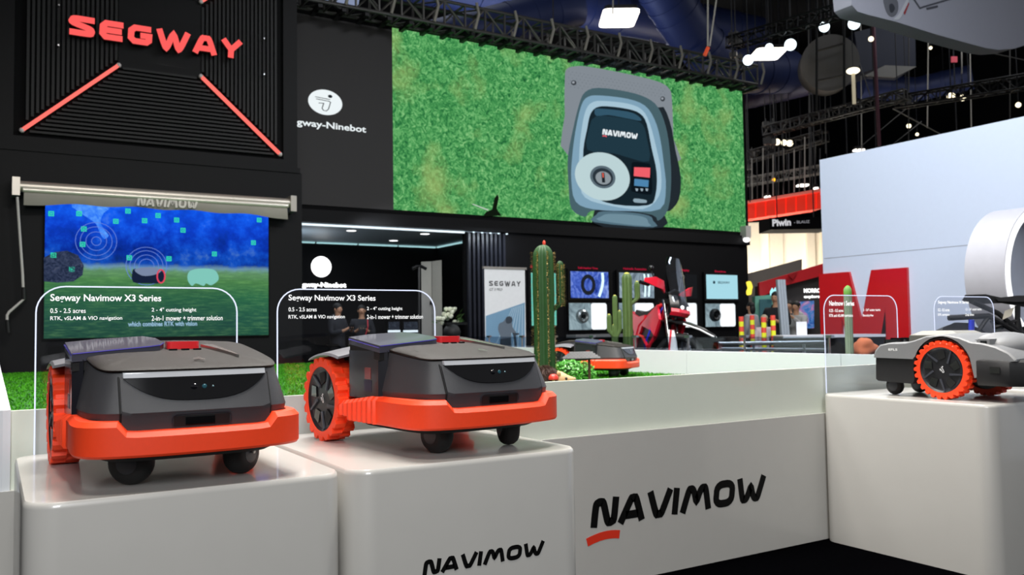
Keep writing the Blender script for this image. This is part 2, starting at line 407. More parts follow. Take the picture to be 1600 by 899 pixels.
sign(.898, 1.543, 'clear acrylic sign with lit edge behind the mower on the lettered pedestal',
     [L('Segway Navimow X3 Series', 451, 587, 472.5, 460.5, .018), L('0.5 - 2.5 acres', 451, 495, 487, 480.5, .01), L('RTK, vSLAM & VIO navigation', 451, 539, 500, 492.5, .01), L('2 - 4" cutting height', 573.5, 629, 486.5, 479.5, .01), L('2-in-1 mower + trimmer solution', 573.5, 661, 499, 492, .01)])
sign(3.927, 4.575, 'clear acrylic sign with bluish lit edge left of the grey mower before the red M',
     [L('Navimow i Series', 1296, 1335, 478, 470, .03), L('0.25 - 0.5 acres', 1296, 1318, 488, 483, .02), L('RTK and vSLAM navigation', 1296, 1333, 497, 491, .02), L('2 - 3.6" cutting height', 1349, 1376, 487.5, 482.5, .02), L('Boundary-free', 1349, 1365, 496, 491, .02)])
sign(4.941, 5.59, 'clear acrylic sign with lit edge right of the red M before the black buggy',
     [L('Segway Navimow H Series', 1466, 1514, 476, 470, .03), L('0.2 - 0.5 acres', 1466, 1484, 487, 482, .02), L('RTK navigation', 1466, 1484, 495, 490, .02), L('1.2 - 2.4" cutting height', 1509, 1534, 486.5, 481.5, .02), L('Dual drive', 1509, 1522, 494, 490, .02)])
# ---------------------------------------------------------------- black tower with the SEGWAY letters
YT = 13.145
tw = thing('booth_tower', 'tall black booth tower with ribbed X pattern and red neon', 'booth tower', (1.6, YT, 0))
b = MB(); b.box(-2.5, 4.13, YT, 15.6, 0, 3.66); rel(tw, b).build('lower_body', black, tw)
b = MB(); b.box(-2.5, 4.06, YT + .05, 15.6, 3.72, 8.4); rel(tw, b).build('upper_body', black2, tw)
b = MB(); b.box(-2.5, 4.10, YT - .02, 15.6, 3.66, 3.74); b.box(-2.5, 4.06, YT - .0, YT + .05, 3.74, 3.86); b.box(3.84, 4.06, YT, YT + .05, 3.86, 8.4); b.box(-2.5, .2, YT, YT + .05, 3.86, 8.4)
rel(tw, b).build('frame', black, tw)
cx0, cx1, cz0, cz1 = 1.48, 2.61, 4.99, 6.12; ox0, ox1, oz0, oz1 = .27, 3.81, 3.90, 7.21
b = MB().box(cx0, cx1, YT + .01, YT + .05, cz0 - .03, cz1 + .03); rel(tw, b).build('centre_panel', black, tw)
slat_m = mat('slat_charcoal', '#1a1a1c', 0.6, var=0.1, spec=.3)
def diag(x):   # height of the lower diagonal above x (mirrored left-right)
    xx = x if x < 2.04 else 4.08 - x
    return oz0 + (xx - ox0) / (cx0 - ox0) * (cz0 - oz0)
def slat(x0, x1, z0, z1):
    q = MB().box(x0, x1, YT - .012, YT + .05, z0, z1); q.bevel(.006, 1); rel(tw, q).build('slat', slat_m, tw)
n = 20; pitch = (cx0 - ox0) / n
for side in (0, 1):
    for i in range(n):
        x = ox0 + pitch * (i + .5)
        if i == 0: continue
        zl = diag(x) + .1; zt = oz0 + oz1 - zl
        xx = x if side == 0 else 4.08 - x
        slat(xx - pitch * .28, xx + pitch * .28, zl, zt)
nz = 19; pz = (cz0 - oz0) / nz
for up_ in (0, 1):
    for i in range(nz):
        z = oz0 + pz * (i + .5); xl = ox0 + (z - oz0) / (cz0 - oz0) * (cx0 - ox0) + .09
        zz = z if not up_ else oz0 + oz1 - z
        slat(xl, 4.08 - xl, zz - pz * .26, zz + pz * .26)
neon = glow('neon_red', '#ff7268', 1.15); neon_back = glow('neon_red_deep', '#c0121c', 0.8)
for sx in (0, 1):
    for sz in (0, 1):
        f = lambda x, z: (x if not sx else 4.08 - x, YT - .03, z if not sz else oz0 + oz1 - z)
        a_, b_ = f(ox0 + .03, oz0 + .03), f(cx0 + .0, cz0 + .0)
        nb = MB().bar(a_, b_, .05, .045); o_ = rel(tw, nb).build('neon_tube', neon, tw)
        d_ = Vector((0, .02, 0)); q = MB().bar(Vector(a_) + d_, Vector(b_) + d_, .075, .012); rel(tw, q).build('neon_channel', mat('neon_channel', '#2a0608', .6), tw)
        for e_ in (a_, b_):
            q = MB().ball(e_, .035, 8, 6); rel(tw, q).build('neon_cap', mat('cap_white', '#c8c0c0', .4), tw)
# SEGWAY illuminated letters on a clear backing
sg = thing('illuminated_sign', 'glowing red capital lettering on a clear backing across the tower', 'sign', (2.1, YT - .1, 5.3))
sa, st_, sr = P(107, 53, y=YT - .14), P(109, 23, y=YT - .14), P(377, 92, y=YT - .14)
sh = st_.z - sa.z
red_l = glow('letter_red', '#ff5f5c', 1.05); red_side = glow('letter_red_side', '#d01820', 0.7)
for c, mb in logo_word('SEGWAY', GL, .31, sh, lambda x, y: (sa.x + x, YT - .15, sa.z + y), gap=.26, width=sr.x - sa.x, shear=.06):
    mb.solid((0, .008, 0)); o_ = rel(sg, mb).build('letter', red_l, sg)
for c, mb in logo_word('SEGWAY', GL, .34, sh, lambda x, y: (sa.x + x, YT - .14, sa.z + y), gap=.26, width=sr.x - sa.x, shear=.06):
    mb.solid((0, .05, 0)); rel(sg, mb).build('letter_return', mat('letter_return', '#5a0a0e', .5), sg)
q = MB().prism([(p_[0], p_[1]) for p_ in rrect(3.05, .72, .08, 5, 2.12, 5.42 + .0)], 'y', YT - .085, YT - .075); rel(sg, q).build('backing_sheet', clear('acrylic_dim', gloss=.003, trans_col='#fcfcfc'), sg)
for px_ in (.72, 3.52):
    for pz_ in (5.14, 5.7):
        q = MB().tube([(px_, YT - .09, pz_), (px_, YT - .013, pz_)], .012, 8); rel(sg, q).build('standoff', mat('steel', '#b8b8ba', .3, 1), sg)
# ---------------------------------------------------------------- screen on the tower
def gp(px, py, y): q_ = P(px, py, y=y); return (q_.x, q_.z)
s0 = P(66.5, 316, y=YT); s1 = P(418.5, 526, y=YT)
sx0, sx1, sz0, sz1 = .585, 3.595, 1.13, 3.02
ts = thing('wall_screen', 'large screen showing a blue night garden on the black tower', 'screen', ((sx0 + sx1) / 2, YT - .02, sz0))
rel(ts, MB().box(sx0 - .02, sx1 + .02, YT - .03, YT - .001, sz0 - .02, sz1 + .02)).build('bezel', black2, ts)
m = bpy.data.materials.new('garden_picture'); m.use_nodes = True; nt = m.node_tree; nt.nodes.clear(); N = nt.nodes.new; K = nt.links.new
tc = N('ShaderNodeTexCoord'); sp = N('ShaderNodeSeparateXYZ'); K(tc.outputs['Object'], sp.inputs[0])
no = N('ShaderNodeTexNoise'); no.inputs['Scale'].default_value = 2.2; no.inputs['Detail'].default_value = 9; no.inputs['Roughness'].default_value = .68; K(tc.outputs['Object'], no.inputs[0])
mp = N('ShaderNodeMapping'); mp.inputs['Scale'].default_value = (2, 1, 16); K(tc.outputs['Object'], mp.inputs[0])
n3 = N('ShaderNodeTexNoise'); n3.inputs['Scale'].default_value = 2.0; n3.inputs['Detail'].default_value = 8; n3.inputs['Roughness'].default_value = .7; K(mp.outputs[0], n3.inputs[0])
def ramp(stops):
    r = N('ShaderNodeValToRGB'); e = r.color_ramp.elements
    while len(e) < len(stops): e.new(.5)
    for q, (p_, c_) in zip(e, stops): q.position = p_; q.color = C(c_) + (1,)
    return r
def math_(op, a, b=None, c=None):
    q = N('ShaderNodeMath'); q.operation = op
    for i, v in enumerate((a, b, c)):
        if v is None: continue
        if isinstance(v, (int, float)): q.inputs[i].default_value = v
        else: K(v, q.inputs[i])
    return q.outputs[0]
H_ = sz1 - sz0
v_ = math_('DIVIDE', sp.outputs[2], H_)
vn = math_('MULTIPLY_ADD', math_('SUBTRACT', no.outputs[0], .5), .10, v_)
base = ramp([(0, '#1a3438'), (.15, '#234a48'), (.3, '#2f6a48'), (.43, '#5f9450'), (.49, '#7aa878'), (.525, '#8fb8c4'), (.555, '#123a68'), (.64, '#0a2670'), (.82, '#1248d8'), (1, '#1464ff')]); K(vn, base.inputs[0])
tr = ramp([(.34, '#041456'), (.47, '#0a34b8'), (.58, '#1664f4'), (.70, '#6aa4f4')]); K(no.outputs[0], tr.inputs[0])
gr = ramp([(.3, '#17403a'), (.5, '#2e6a48'), (.72, '#6fa868')]); K(n3.outputs[0], gr.inputs[0])
sel = N('ShaderNodeMapRange'); sel.inputs[1].default_value = .50; sel.inputs[2].default_value = .56; K(vn, sel.inputs[0])
mx = N('ShaderNodeMix'); mx.data_type = 'RGBA'; K(sel.outputs[0], mx.inputs[0]); K(gr.outputs[0], mx.inputs[6]); K(tr.outputs[0], mx.inputs[7])
m2 = N('ShaderNodeMix'); m2.data_type = 'RGBA'; m2.inputs[0].default_value = .5; K(mx.outputs[2], m2.inputs[6]); K(base.outputs[0], m2.inputs[7])
em = N('ShaderNodeEmission'); K(m2.outputs[2], em.inputs[0]); em.inputs[1].default_value = 1.0; oo = N('ShaderNodeOutputMaterial'); K(em.outputs[0], oo.inputs[0])
rel(ts, MB().box(sx0, sx1, YT - .036, YT - .030, sz0, sz1)).build('display', m, ts)
yy = YT - .040
def flat(parent, pts_px, y, m_, name='screen_image', k=0, smooth=0):
    pts = catmull(pts_px, smooth) if smooth else pts_px
    b_ = MB(); b_.poly([(lambda q: (q.x, y - .0015 * k, q.z))(P(p_[0], p_[1], y=y)) for p_ in pts])
    return rel(parent, b_).build(name, m_, parent)
cyan = glow('marker_cyan', '#35d8b0', 1); ringw = glow('ring_blue', '#6f90ea', .85)
for (cx_, cy_) in [(80, 334), (123.5, 334), (200, 330), (181, 346), (226, 345), (247, 337), (276, 344), (131, 358), (129, 382), (286, 360), (405, 344), (396, 379.5), (335, 397), (83.5, 399), (112, 421), (202, 403), (264, 404.5)]:
    q_ = P(cx_, cy_, y=yy); b_ = MB(); s_ = .027
    b_.stroke([(-s_, -s_), (s_, -s_), (s_, s_), (-s_, s_)], .016, lambda x, y: (q_.x + x, yy, q_.z + y), closed=True); b_.poly([(q_.x - .013, yy, q_.z - .013), (q_.x + .013, yy, q_.z - .013), (q_.x + .013, yy, q_.z + .013), (q_.x - .013, yy, q_.z + .013)])
    rel(ts, b_).build('tracking_marker', cyan, ts)
for (cx_, cy_, rs) in [(150.5, 377, (.06, .13, .2, .26)), (229, 416, (.1, .16, .22, .27))]:
    q_ = P(cx_, cy_, y=yy); b_ = MB()
    for r_ in rs: b_.stroke([(r_ * math.cos(2 * PI * k / 28), r_ * math.sin(2 * PI * k / 28)) for k in range(28)], .008, lambda x, y: (q_.x + x, yy, q_.z + y), closed=True)
    rel(ts, b_).build('signal_rings', ringw, ts)
flat(ts, [(112, 319), (172, 321), (162, 333), (157, 346), (162, 358), (170, 368), (163, 374), (156, 364), (150, 350), (136, 340), (122, 330)], yy + .003, noise_glow('garden_sky', [(.4, '#2f78f8'), (.6, '#5aa0ff'), (.8, '#8ac0ff')], 6), smooth=2, k=0)
bushm = noise_glow('night_bush', [(.35, '#0e1a30'), (.6, '#3b4560'), (.75, '#5a5a66')], 14)
flat(ts, [(68.5, 403), (85, 394), (105, 392), (122, 399), (131, 415), (129, 430), (115, 440), (90, 442), (68.5, 440)], yy, bushm, smooth=0, k=0)
flat(ts, [(207, 424), (214, 420), (250, 421), (258, 428), (257, 438), (250, 443), (230, 443), (208, 441)], yy, glow('pic_dark', '#18223a', 1), smooth=3, k=1)
flat(ts, [(210, 422), (225, 418), (246, 419), (252, 424), (240, 430), (222, 431)], yy, glow('pic_grey', '#7a88a4', 1), smooth=3, k=2)
q_ = P(251.5, 432, y=yy); b_ = MB(); b_.stroke([(.052 * math.cos(2 * PI * k / 16), .095 * math.sin(2 * PI * k / 16)) for k in range(16)], .02, lambda x, y: (q_.x + x, yy - .006, q_.z + y), closed=True); rel(ts, b_).build('screen_image', glow('pic_red', '#e04860', 1), ts)
flat(ts, [(293, 430), (298, 423), (312, 420), (332, 421), (340, 428), (341, 438), (330, 446), (322, 443), (318, 447), (306, 443), (300, 447), (294, 440)], yy, glow('pic_ghost', '#8ad6c8', .85), smooth=3, k=1)
def gtext(parent, body, px0, pyb, px1, pyt, y, m_, bold=.01, shear=0, name='text_line'):
    a_, b__, t__ = P(px0, pyb, y=y), P(px1, pyb, y=y), P(px0, pyt, y=y); lo = parent.location
    return text(body, name, m_, parent, (a_ - lo, (1, 0, 0), (0, 0, 1)), width=b__.x - a_.x, height=t__.z - a_.z, bold=bold, shear=shear)
gtext(ts, 'which combines RTK with vision', 200, 510.5, 308, 503, YT - .046, glow('caption', '#a8d0e8', 1), .03)
# ---------------------------------------------------------------- roll-up awning with its crank
aw = thing('roller_awning', 'beige roller awning with pale lettering above the tower screen', 'awning', (2.1, YT - .2, 3.1))
ya = YT - .18
al, ar = P(29, 294, y=ya), P(453, 322, y=ya)
zt = (al.z + ar.z) / 2 + .03
alu = mat('aluminium_beige', '#b7b0a6', .35, .6); cloth = mat('awning_cloth', '#8f8a82', .7, var=.12, nscale=4)
b = MB().tube([(al.x, ya, zt), (ar.x, ya, zt)], .075, 16); rel(aw, b).build('roller', alu, aw, 40)
b = MB().tube([(al.x + .05, ya - .06, zt - .05), (ar.x - .05, ya - .06, zt - .05)], .035, 12); rel(aw, b).build('front_rail', mat('rail_light', '#d8d2c8', .3, .4), aw, 40)
b = MB(); rings = []
for k in range(41):
    u = k / 40; x = al.x + .06 + (ar.x - al.x - .12) * u; dr = .20 + .05 * abs(2 * u - 1) ** 4 + .012 * math.sin(9 * u * PI)
    rings.append([(x, ya - .05, zt - .03), (x, ya - .075, zt - dr * .5), (x + .03 * math.sin(7 * u), ya - .03, zt - dr), (x, ya - .01, zt - .05)])
b.loft(rings); rel(aw, b).build('folded_cloth', cloth, aw, 50)
for x in (al.x - .03, ar.x + .03):
    b = MB().box(x - .045, x + .045, ya - .1, YT - .001, zt - .13, zt + .11); b.bevel(.01, 1); rel(aw, b).build('end_bracket', alu, aw)
for c, mb in logo_word('NAVIMOW', GN, .24, .13, lambda x, y: (P(213, 322, y=ya).x + x, ya - .085, zt - .175 + y), gap=.14, width=.80, shear=.12):
    mb.solid((0, .004, 0)); rel(aw, mb).build('letter', mat('letter_grey', '#c9c4bd', .4), aw)
b = MB().tube([(P(x_, y_, y=ya - .05)) for x_, y_ in ((27, 308), (29, 340), (35, 425), (37, 468), (30, 474), (14, 488), (11, 493), (11, 502))], .017, 8); rel(aw, b).build('crank_rod', mat('crank_white', '#b5b2ae', .4), aw, 40)
for (p0_, p1_) in (((36.5, 449), (37.3, 468)), ((11, 500), (13, 520))):
    b = MB().tube([P(*p0_, y=ya - .05), P(*p1_, y=ya - .05)], .023, 8); rel(aw, b).build('crank_grip', mat('crank_black', '#111111', .5), aw)
# ================================================================ LED WALL AND BOOTH BEHIND
YL = 15.6
lw = thing('led_video_wall', 'huge LED video wall showing a robot mower on grass from above', 'video wall', (10.6, YL, 3.5))
rel(lw, MB().box(4.07, 16.62, YL + .02, YL + .35, 3.46, 7.3)).build('cabinet', black2, lw)
rel(lw, MB().box(4.07, 6.745, YL, YL + .02, 3.55, 7.17)).build('dark_screen', mat('led_off', '#262425', .7, var=.08, nscale=1.5, emit='#141313', es=.5), lw)
grass_m = noise_glow('led_grass', [(.32, '#164a2a'), (.43, '#2c7840'), (.51, '#4c9c56'), (.60, '#7cc07a'), (.72, '#b4d492')], 8.5, 9, 1.0, (1, 1, 1), (.9, '#a9bd70'))
rel(lw, MB().box(6.755, 16.51, YL, YL + .02, 3.56, 7.22)).build('grass_screen', grass_m, lw)
def lp(cx, cy): return (860 + cx / 3.332, 90 + cy / 3.332)
def led(pts, m_, k, sm=3, name='screen_image'): return flat(lw, [lp(*q) for q in pts], YL - .002, m_, name, k, sm)
g = lambda n, c: glow('led_' + n, c, 1)
led([(75, 110), (85, 60), (130, 45), (200, 48), (400, 85), (560, 125), (620, 165), (633, 230), (640, 420), (640, 560), (100, 520), (75, 300)], g('plate', '#828a92'), 1)
for i in range(7):
    for j in range(26):
        x_ = 95 + j * 20 + (i % 2) * 10; y_ = 72 + i * 16 + j * 3.6
        if x_ < 600 and y_ > 60 + (x_ - 90) * .19: 
            if i < 7 and (y_ < 165 + max(0, (x_ - 330)) * .22):
                led([(x_ - 3, y_), (x_, y_ - 3), (x_ + 3, y_), (x_, y_ + 3)], g('stud', '#6e767e'), 2, 0)
led([(560, 260), (620, 330), (650, 480), (678, 620), (668, 740), (620, 800), (585, 800), (585, 885), (215, 858), (400, 500)], g('shadow', '#222a30'), 3)
led([(150, 240), (180, 180), (250, 158), (400, 178), (500, 210), (560, 260), (600, 360), (620, 480), (628, 640), (612, 790), (560, 850), (530, 820), (340, 790), (210, 800), (180, 830), (110, 790), (95, 680), (90, 520), (120, 360)], g('rim', '#48626a'), 4)
led([(160, 250), (195, 205), (260, 198), (400, 215), (490, 250), (540, 320), (570, 420), (590, 560), (600, 680), (570, 790), (400, 800), (220, 790), (130, 750), (108, 640), (112, 520), (130, 380)], g('shell', '#7fa2b8'), 5)
led([(185, 270), (215, 235), (270, 226), (400, 240), (475, 272), (515, 340), (550, 470), (575, 600), (565, 720), (480, 790), (300, 770), (180, 730), (150, 640), (150, 480), (165, 350)], g('shell_light', '#a6c4d4'), 6)
led([(205, 300), (235, 262), (290, 254), (400, 268), (465, 292), (500, 345), (525, 470), (552, 600), (545, 720), (505, 770), (330, 765), (215, 715), (175, 600), (170, 480), (190, 370)], g('panel', '#16242c'), 7)
led([(228, 280), (250, 266), (400, 282), (455, 305), (470, 330), (400, 318), (300, 300), (240, 305)], g('panel_shine', '#33566a'), 8)
led([(205, 350), (225, 315), (270, 303), (420, 325), (478, 350), (500, 420), (512, 540), (400, 520), (330, 500), (190, 480)], g('lid', '#203844'), 9)
led([(420, 570), (430, 545), (500, 552), (520, 570), (528, 690), (510, 715), (430, 700), (418, 680)], g('keys', '#0c151c'), 10)
def disc(cx, cy, rx, ry, m_, k, n=40, rot=0):
    return led([(cx + rx * math.cos(2 * PI * i / n), cy + ry * math.sin(2 * PI * i / n) + rot * rx * math.cos(2 * PI * i / n)) for i in range(n)], m_, k, 0)
disc(268, 620, 143, 125, g('disc', '#bcd3d6'), 12, rot=.1)
disc(270, 623, 66, 59, g('knob_ring', '#5a6a74'), 13, rot=.1)
disc(270, 624, 53, 47, g('knob_dark', '#2a343c'), 14, rot=.1)
disc(272, 628, 40, 34, g('knob_top', '#8d969c'), 15, rot=.1)
led([(262, 600), (278, 600), (282, 652), (266, 652)], g('knob_grip', '#20262c'), 16, 0)
led([(266, 602), (273, 602), (275, 626), (268, 626)], g('knob_mark', '#e06050'), 17, 0)
led([(432, 572), (516, 575), (514, 627), (430, 618)], g('stop', '#f0606a'), 18, 0)
led([(434, 632), (508, 640), (506, 676), (432, 668)], g('blue_key', '#4d84ae'), 18, 0)
for x_ in (438, 464, 490): led([(x_, 682), (x_ + 16, 684), (x_ + 12, 697), (x_ + 4, 696)], g('small_key', '#9aacb8'), 18, 0)
led([(428, 741), (440, 735), (490, 742), (498, 750), (490, 758), (435, 755)], g('status_bar', '#8fa6b2'), 18)
disc(120, 132, 14, 13, g('bolt', '#3a4046'), 8); disc(118, 130, 7, 6, g('bolt_top', '#9aa0a8'), 9)
disc(583, 216, 12, 13, g('bolt', '#3a4046'), 8); disc(581, 214, 6, 6, g('bolt_top', '#9aa0a8'), 9)
led([(225, 858), (235, 820), (270, 802), (420, 808), (510, 825), (530, 850), (530, 885)], g('handle', '#54707e'), 19)
led([(250, 850), (262, 828), (300, 815), (420, 820), (490, 835), (505, 860), (500, 880)], g('handle_light', '#6f8d9b'), 20)
aa, at_, ar_ = P(*lp(272, 396), y=YL - .05), P(*lp(274, 370), y=YL - .05), P(*lp(452, 417), y=YL - .05)
hh = .13
for c, mb in logo_word('NAVIMOW', GN, .3, hh, lambda x, y: (aa.x + x, YL - .045, aa.z - .02 + y - 0 * x), gap=.14, width=ar_.x - aa.x, shear=.12): rel(lw, mb).build('screen_letter', g('word', '#e8f0f4'), lw)
q = MB(); q.stroke([(aa.x + .12 * k / 4, aa.z - .06 + .015 * math.sin(PI * k / 4)) for k in range(5)], .025, lambda x, y: (x, YL - .045, y)); rel(lw, q).build('screen_image', g('stop', '#f0606a'), lw)
# dark twig at the foot of the picture
def px600(cx, cy): return (600 + cx / 2.7586, 60 + cy / 2.7586)
flat(lw, [px600(*q) for q in [(425, 768), (440, 748), (465, 738), (475, 690), (488, 672), (494, 685), (485, 735), (505, 765)]], YL - .002, g('twig', '#10180f'), k=6)
flat(lw, [px600(*q) for q in [(378, 716), (384, 714), (450, 738), (448, 744)]], YL - .002, g('twig_light', '#b8c8b8'), k=6)
# round emblem and the words beside the picture
def emblem(parent, cx, cy, y, r, mdisc, mfig, k=1.0):
    q_ = P(cx, cy, y=y); b_ = MB()
    b_.poly([(q_.x + r * k * math.cos(2 * PI * i / 40), y, q_.z + r * math.sin(2 * PI * i / 40)) for i in range(40)]); rel(parent, b_).build('emblem_disc', mdisc, parent)
    if mfig is None: return
    f_ = lambda x, z: (q_.x + x * r * k, y - .004, q_.z + z * r); b_ = MB()
    b_.poly([f_(.28 + .13 * math.cos(2 * PI * i / 14), .52 + .13 * math.sin(2 * PI * i / 14)) for i in range(14)])
    b_.stroke([(-.55, .18), (.2, .12), (.3, .05), (.18, -.5), (.05, -.68), (-.12, -.66), (-.2, -.5), (-.1, -.1), (-.4, -.12)], .055, f_)
    b_.stroke([(-.6, .34), (.28, .26)], .05, f_)
    rel(parent, b_).build('emblem_figure', mfig, parent)
emblem(lw, 508.4, 160, YL - .002, .243, glow('led_white', '#eef6f8', 1.0), glow('led_ink', '#20262c', 1), (P(535, 160, y=YL).x - P(481.7, 160, y=YL).x) / 2 / .243)
gtext(lw, 'gway-Ninebot', 463.5, 198.5, 572, 185, YL - .002, glow('led_white', '#eef6f8', 1.0), .022, name='lettering')
# black booth facade below the video wall
fc = thing('booth_facade', 'black booth facade with product screens under the LED video wall', 'booth wall', (12, YL, 0))
rel(fc, MB().box(9.3, 16.55, YL + .01, YL + .25, 0, 3.46)).build('wall_panel', black, fc)
rel(fc, MB().box(4.07, 16.58, YL - .06, YL + .25, 3.22, 3.46)).build('fascia', black, fc)
rel(fc, MB().box(16.3, 16.55, YL + .25, 20.5, 0, 3.46)).build('end_wall', black, fc)
for i in range(9):
    x = 8.42 + i * .105
    rel(fc, MB().box(x, x + .05, YL + .0, YL + .09, 0, 3.19).bevel(.008, 1)).build('slat', mat('slat_navy', '#23252e', .35, var=.1), fc)
rel(fc, MB().box(8.38, 9.32, YL + .1, YL + .2, 0, 3.2)).build('slat_backing', black2, fc)
for i in range(5):
    x = 8.5 + i * .2; q = MB().lathe([(.0, 0), (.022, 0), (.022, .02), (0, .02)], 10, 'z', (x, YL - .08, 3.17)); rel(fc, q).build('downlight', glow('tiny_lamp', '#dff4ff', 1.6), fc)
l_ = area('slat_light', (8.9, YL - .5, 3.15), (8.9, YL + .1, 1.5), .9, 12, (.8, .9, 1), .05)
# inside the booth room
rm = thing('booth_room', 'dark booth room with pale ceiling glowing edges and a lit emblem', 'booth room', (7, YL + .3, 0))
rel(rm, MB().box(4.14, 9.3, 18.7, 18.8, 0, 3.25)).build('rear_wall', black2, rm)
rel(rm, MB().box(9.22, 9.3, YL + .25, 18.7, 0, 3.2)).build('side_wall', black2, rm)
rel(rm, MB().box(4.14, 9.25, YL + .1, 18.7, 3.19, 3.24)).build('room_ceiling', mat('room_ceiling', '#8e98a2', .5), rm)
strip = glow('led_strip', '#e8f7ff', 1.3)
rel(rm, MB().box(4.14, 8.37, YL + .07, YL + .1, 3.17, 3.205)).build('light_strip', strip, rm)
for i in range(5): rel(rm, MB().box(4.2 + i * 1.0, 5.15 + i * 1.0, 18.62, 18.68, 3.15, 3.18)).build('light_strip', glow('led_strip_dim', '#a8d8dc', .95), rm)
rel(rm, MB().box(9.16, 9.2, YL + .3, 18.6, 3.15, 3.18)).build('light_strip', glow('led_strip_dim', '#a8d8dc', .95), rm)
for (px_, py_) in ((549, 361), (664, 366), (615, 376.5)):
    q_ = P(px_, py_, z=3.185); b = MB().lathe([(.0, 0), (.09, 0), (.1, .004), (0, .004)], 20, 'z', (q_.x, q_.y, 3.182)); rel(rm, b).build('ceiling_spot', glow('spot_white', '#ffffff', 2.2), rm)
area('room_light', (6.0, 17.0, 3.1), (6.0, 17.0, 0), 2.0, 26, (.85, .94, 1))
area('room_uplight', (4.9, 16.8, 2.4), (5.0, 17.2, 3.2), .6, 14, (.8, .92, 1))
emblem(rm, 502, 417, 18.68, .235, glow('emblem_lit', '#ffffff', 2.4), None)
gtext(rm, 'gway-Ninebot', 472, 451, 541, 441, 18.67, glow('emblem_lit', '#ffffff', 2.4), .05, name='lettering')
# small shelf screens at the back of the room
for i, (x0_, x1_) in enumerate(((606, 625), (630, 655))):
    a_, b_ = P(x0_, 519, y=18.2), P(x1_, 501, y=18.2)
    t = thing('shelf_screen', ['small lit display with dark picture, left of the pair behind the clear sign', 'small lit display with dark picture, right of the pair behind the clear sign'][i], 'display', (a_.x, 18.2, 0), group='small displays at the back of the dark room')
    rel(t, MB().box(a_.x, b_.x, 18.2, 18.4, 0, b_.z).bevel(.01, 1)).build('cabinet', black2, t)
    rel(t, MB().box(a_.x + .02, b_.x - .02, 18.19, 18.2, a_.z + .06, b_.z - .03)).build('display', noise_glow('shelf_pic' + str(i), [(.4, '#15181f'), (.6, '#3c4450'), (.75, '#8d97a0')], 22), t)
    rel(t, MB().box(a_.x, b_.x, 18.185, 18.2, a_.z - .01, a_.z + .04)).build('light_bar', glow('led_strip', '#e8f7ff', 1.3), t)
# pale folding panel doors
dr = thing('folding_panel', 'tall pale grey folding panel standing in the booth room opening', 'panel', (8.0, 17.0, 0))
a_, b_, c_ = P(658, 400, y=17.2), P(674, 396, y=17.0), P(695, 392, y=16.4)
for p0_, p1_, in (((a_.x, 17.2), (b_.x, 17.0)), ((b_.x + .01, 17.0), (c_.x + .02, 16.6))):
    q = MB(); q.prism([(p0_[0], p0_[1]), (p1_[0], p1_[1]), (p1_[0] + .02, p1_[1] + .05), (p0_[0] + .02, p0_[1] + .05)], 'z', 0, 2.68); rel(dr, q).build('leaf', mat('panel_grey', '#a9a69e', .6), dr)
q = MB().box(b_.x - .05, b_.x - .02, 16.93, 17.0, 1.72, 1.8).bevel(.006, 1); rel(dr, q).build('latch', black2, dr)
# product screens
def tv(px0, py0, px1, py1, label, m_, y=YL, kind='tv', pics=None):
    a_, b_ = P(px0, py1, y=y), P(px1, py0, y=y); b0, b1 = P(px1, py1, y=y), P(px0, py0, y=y)
    z0, z1 = (a_.z + b0.z) / 2, (b_.z + b1.z) / 2
    t = thing('product_screen', label, 'screen', ((a_.x + b_.x) / 2, y, z0), group='screens on the black booth facade')
    rel(t, MB().box(a_.x - .07, b_.x + .07, y - .05, y + .008, z0 - .06, z1 + .06).bevel(.012, 1)).build('bezel', mat('bezel', '#0a0a0c', .25), t)
    rel(t, MB().box(a_.x, b_.x, y - .056, y - .05, z0, z1)).build('display', m_, t); return t, a_.x, b_.x, z0, z1
bluepic = noise_glow('pic_blue', [(.35, '#1a2f86'), (.5, '#4a68c8'), (.62, '#8aa0e0'), (.8, '#c8d8ff')], 3.0, 5)
greypic = noise_glow('pic_sky', [(.35, '#54626e'), (.5, '#8698a6'), (.65, '#b8c8d2')], 2.2, 4)
tv(829, 427, 866, 509, 'upright turquoise screen just right of the tall cactus trunk', glow('pic_turq', '#6fd4c4', .95))
t, x0, x1, z0, z1 = tv(890, 425, 948, 466, 'blue screen showing a wheel, upper left screen of the black facade', bluepic)
q = MB(); q.stroke([((x0 + x1) / 2 - .05 + .16 * math.cos(k * PI / 8), (z0 + z1) / 2 + .19 * math.sin(k * PI / 8)) for k in range(16)], .09, lambda x, z: (x, YL - .06, z), closed=True); rel(t, q).build('screen_image', glow('pic_tyre', '#20242c', 1), t)
q = MB(); q.stroke([(x1 - .28 + .12 * math.sin(k * .35), z0 + .03 + k * (z1 - z0 - .05) / 6) for k in range(7)], .07, lambda x, z: (x, YL - .062, z)); rel(t, q).build('screen_image', glow('pic_arc', '#d8fbff', 1.3), t)
t, x0, x1, z0, z1 = tv(966, 427, 1019, 466, 'screen showing a pale road scene behind the ribbed cacti', greypic)
for dx_ in (.32, .2):
    q = MB(); q.stroke([(x1 - dx_ + .05 * math.sin(.6 + k * .35), z0 + .03 + k * (z1 - z0 - .05) / 6) for k in range(7)], .05, lambda x, z: (x, YL - .062, z)); rel(t, q).build('screen_image', glow('pic_arc', '#d8fbff', 1.3), t)
tv(1048, 429, 1086, 467, 'switched-off dark screen behind the motorcycle windshield', mat('tv_off', '#15181c', .1))
t, x0, x1, z0, z1 = tv(1102, 430, 1149.5, 467.5, 'pale blue screen with a small dark logo, rightmost upper screen', glow('pic_pale', '#a8dbe8', 1))
text('SEGWAY', 'lettering', glow('pic_ink', '#2c4450', 1), t, ((-.16, -.062, .38), (1, 0, 0), (0, 0, 1)), width=.42, height=.06, bold=.02)
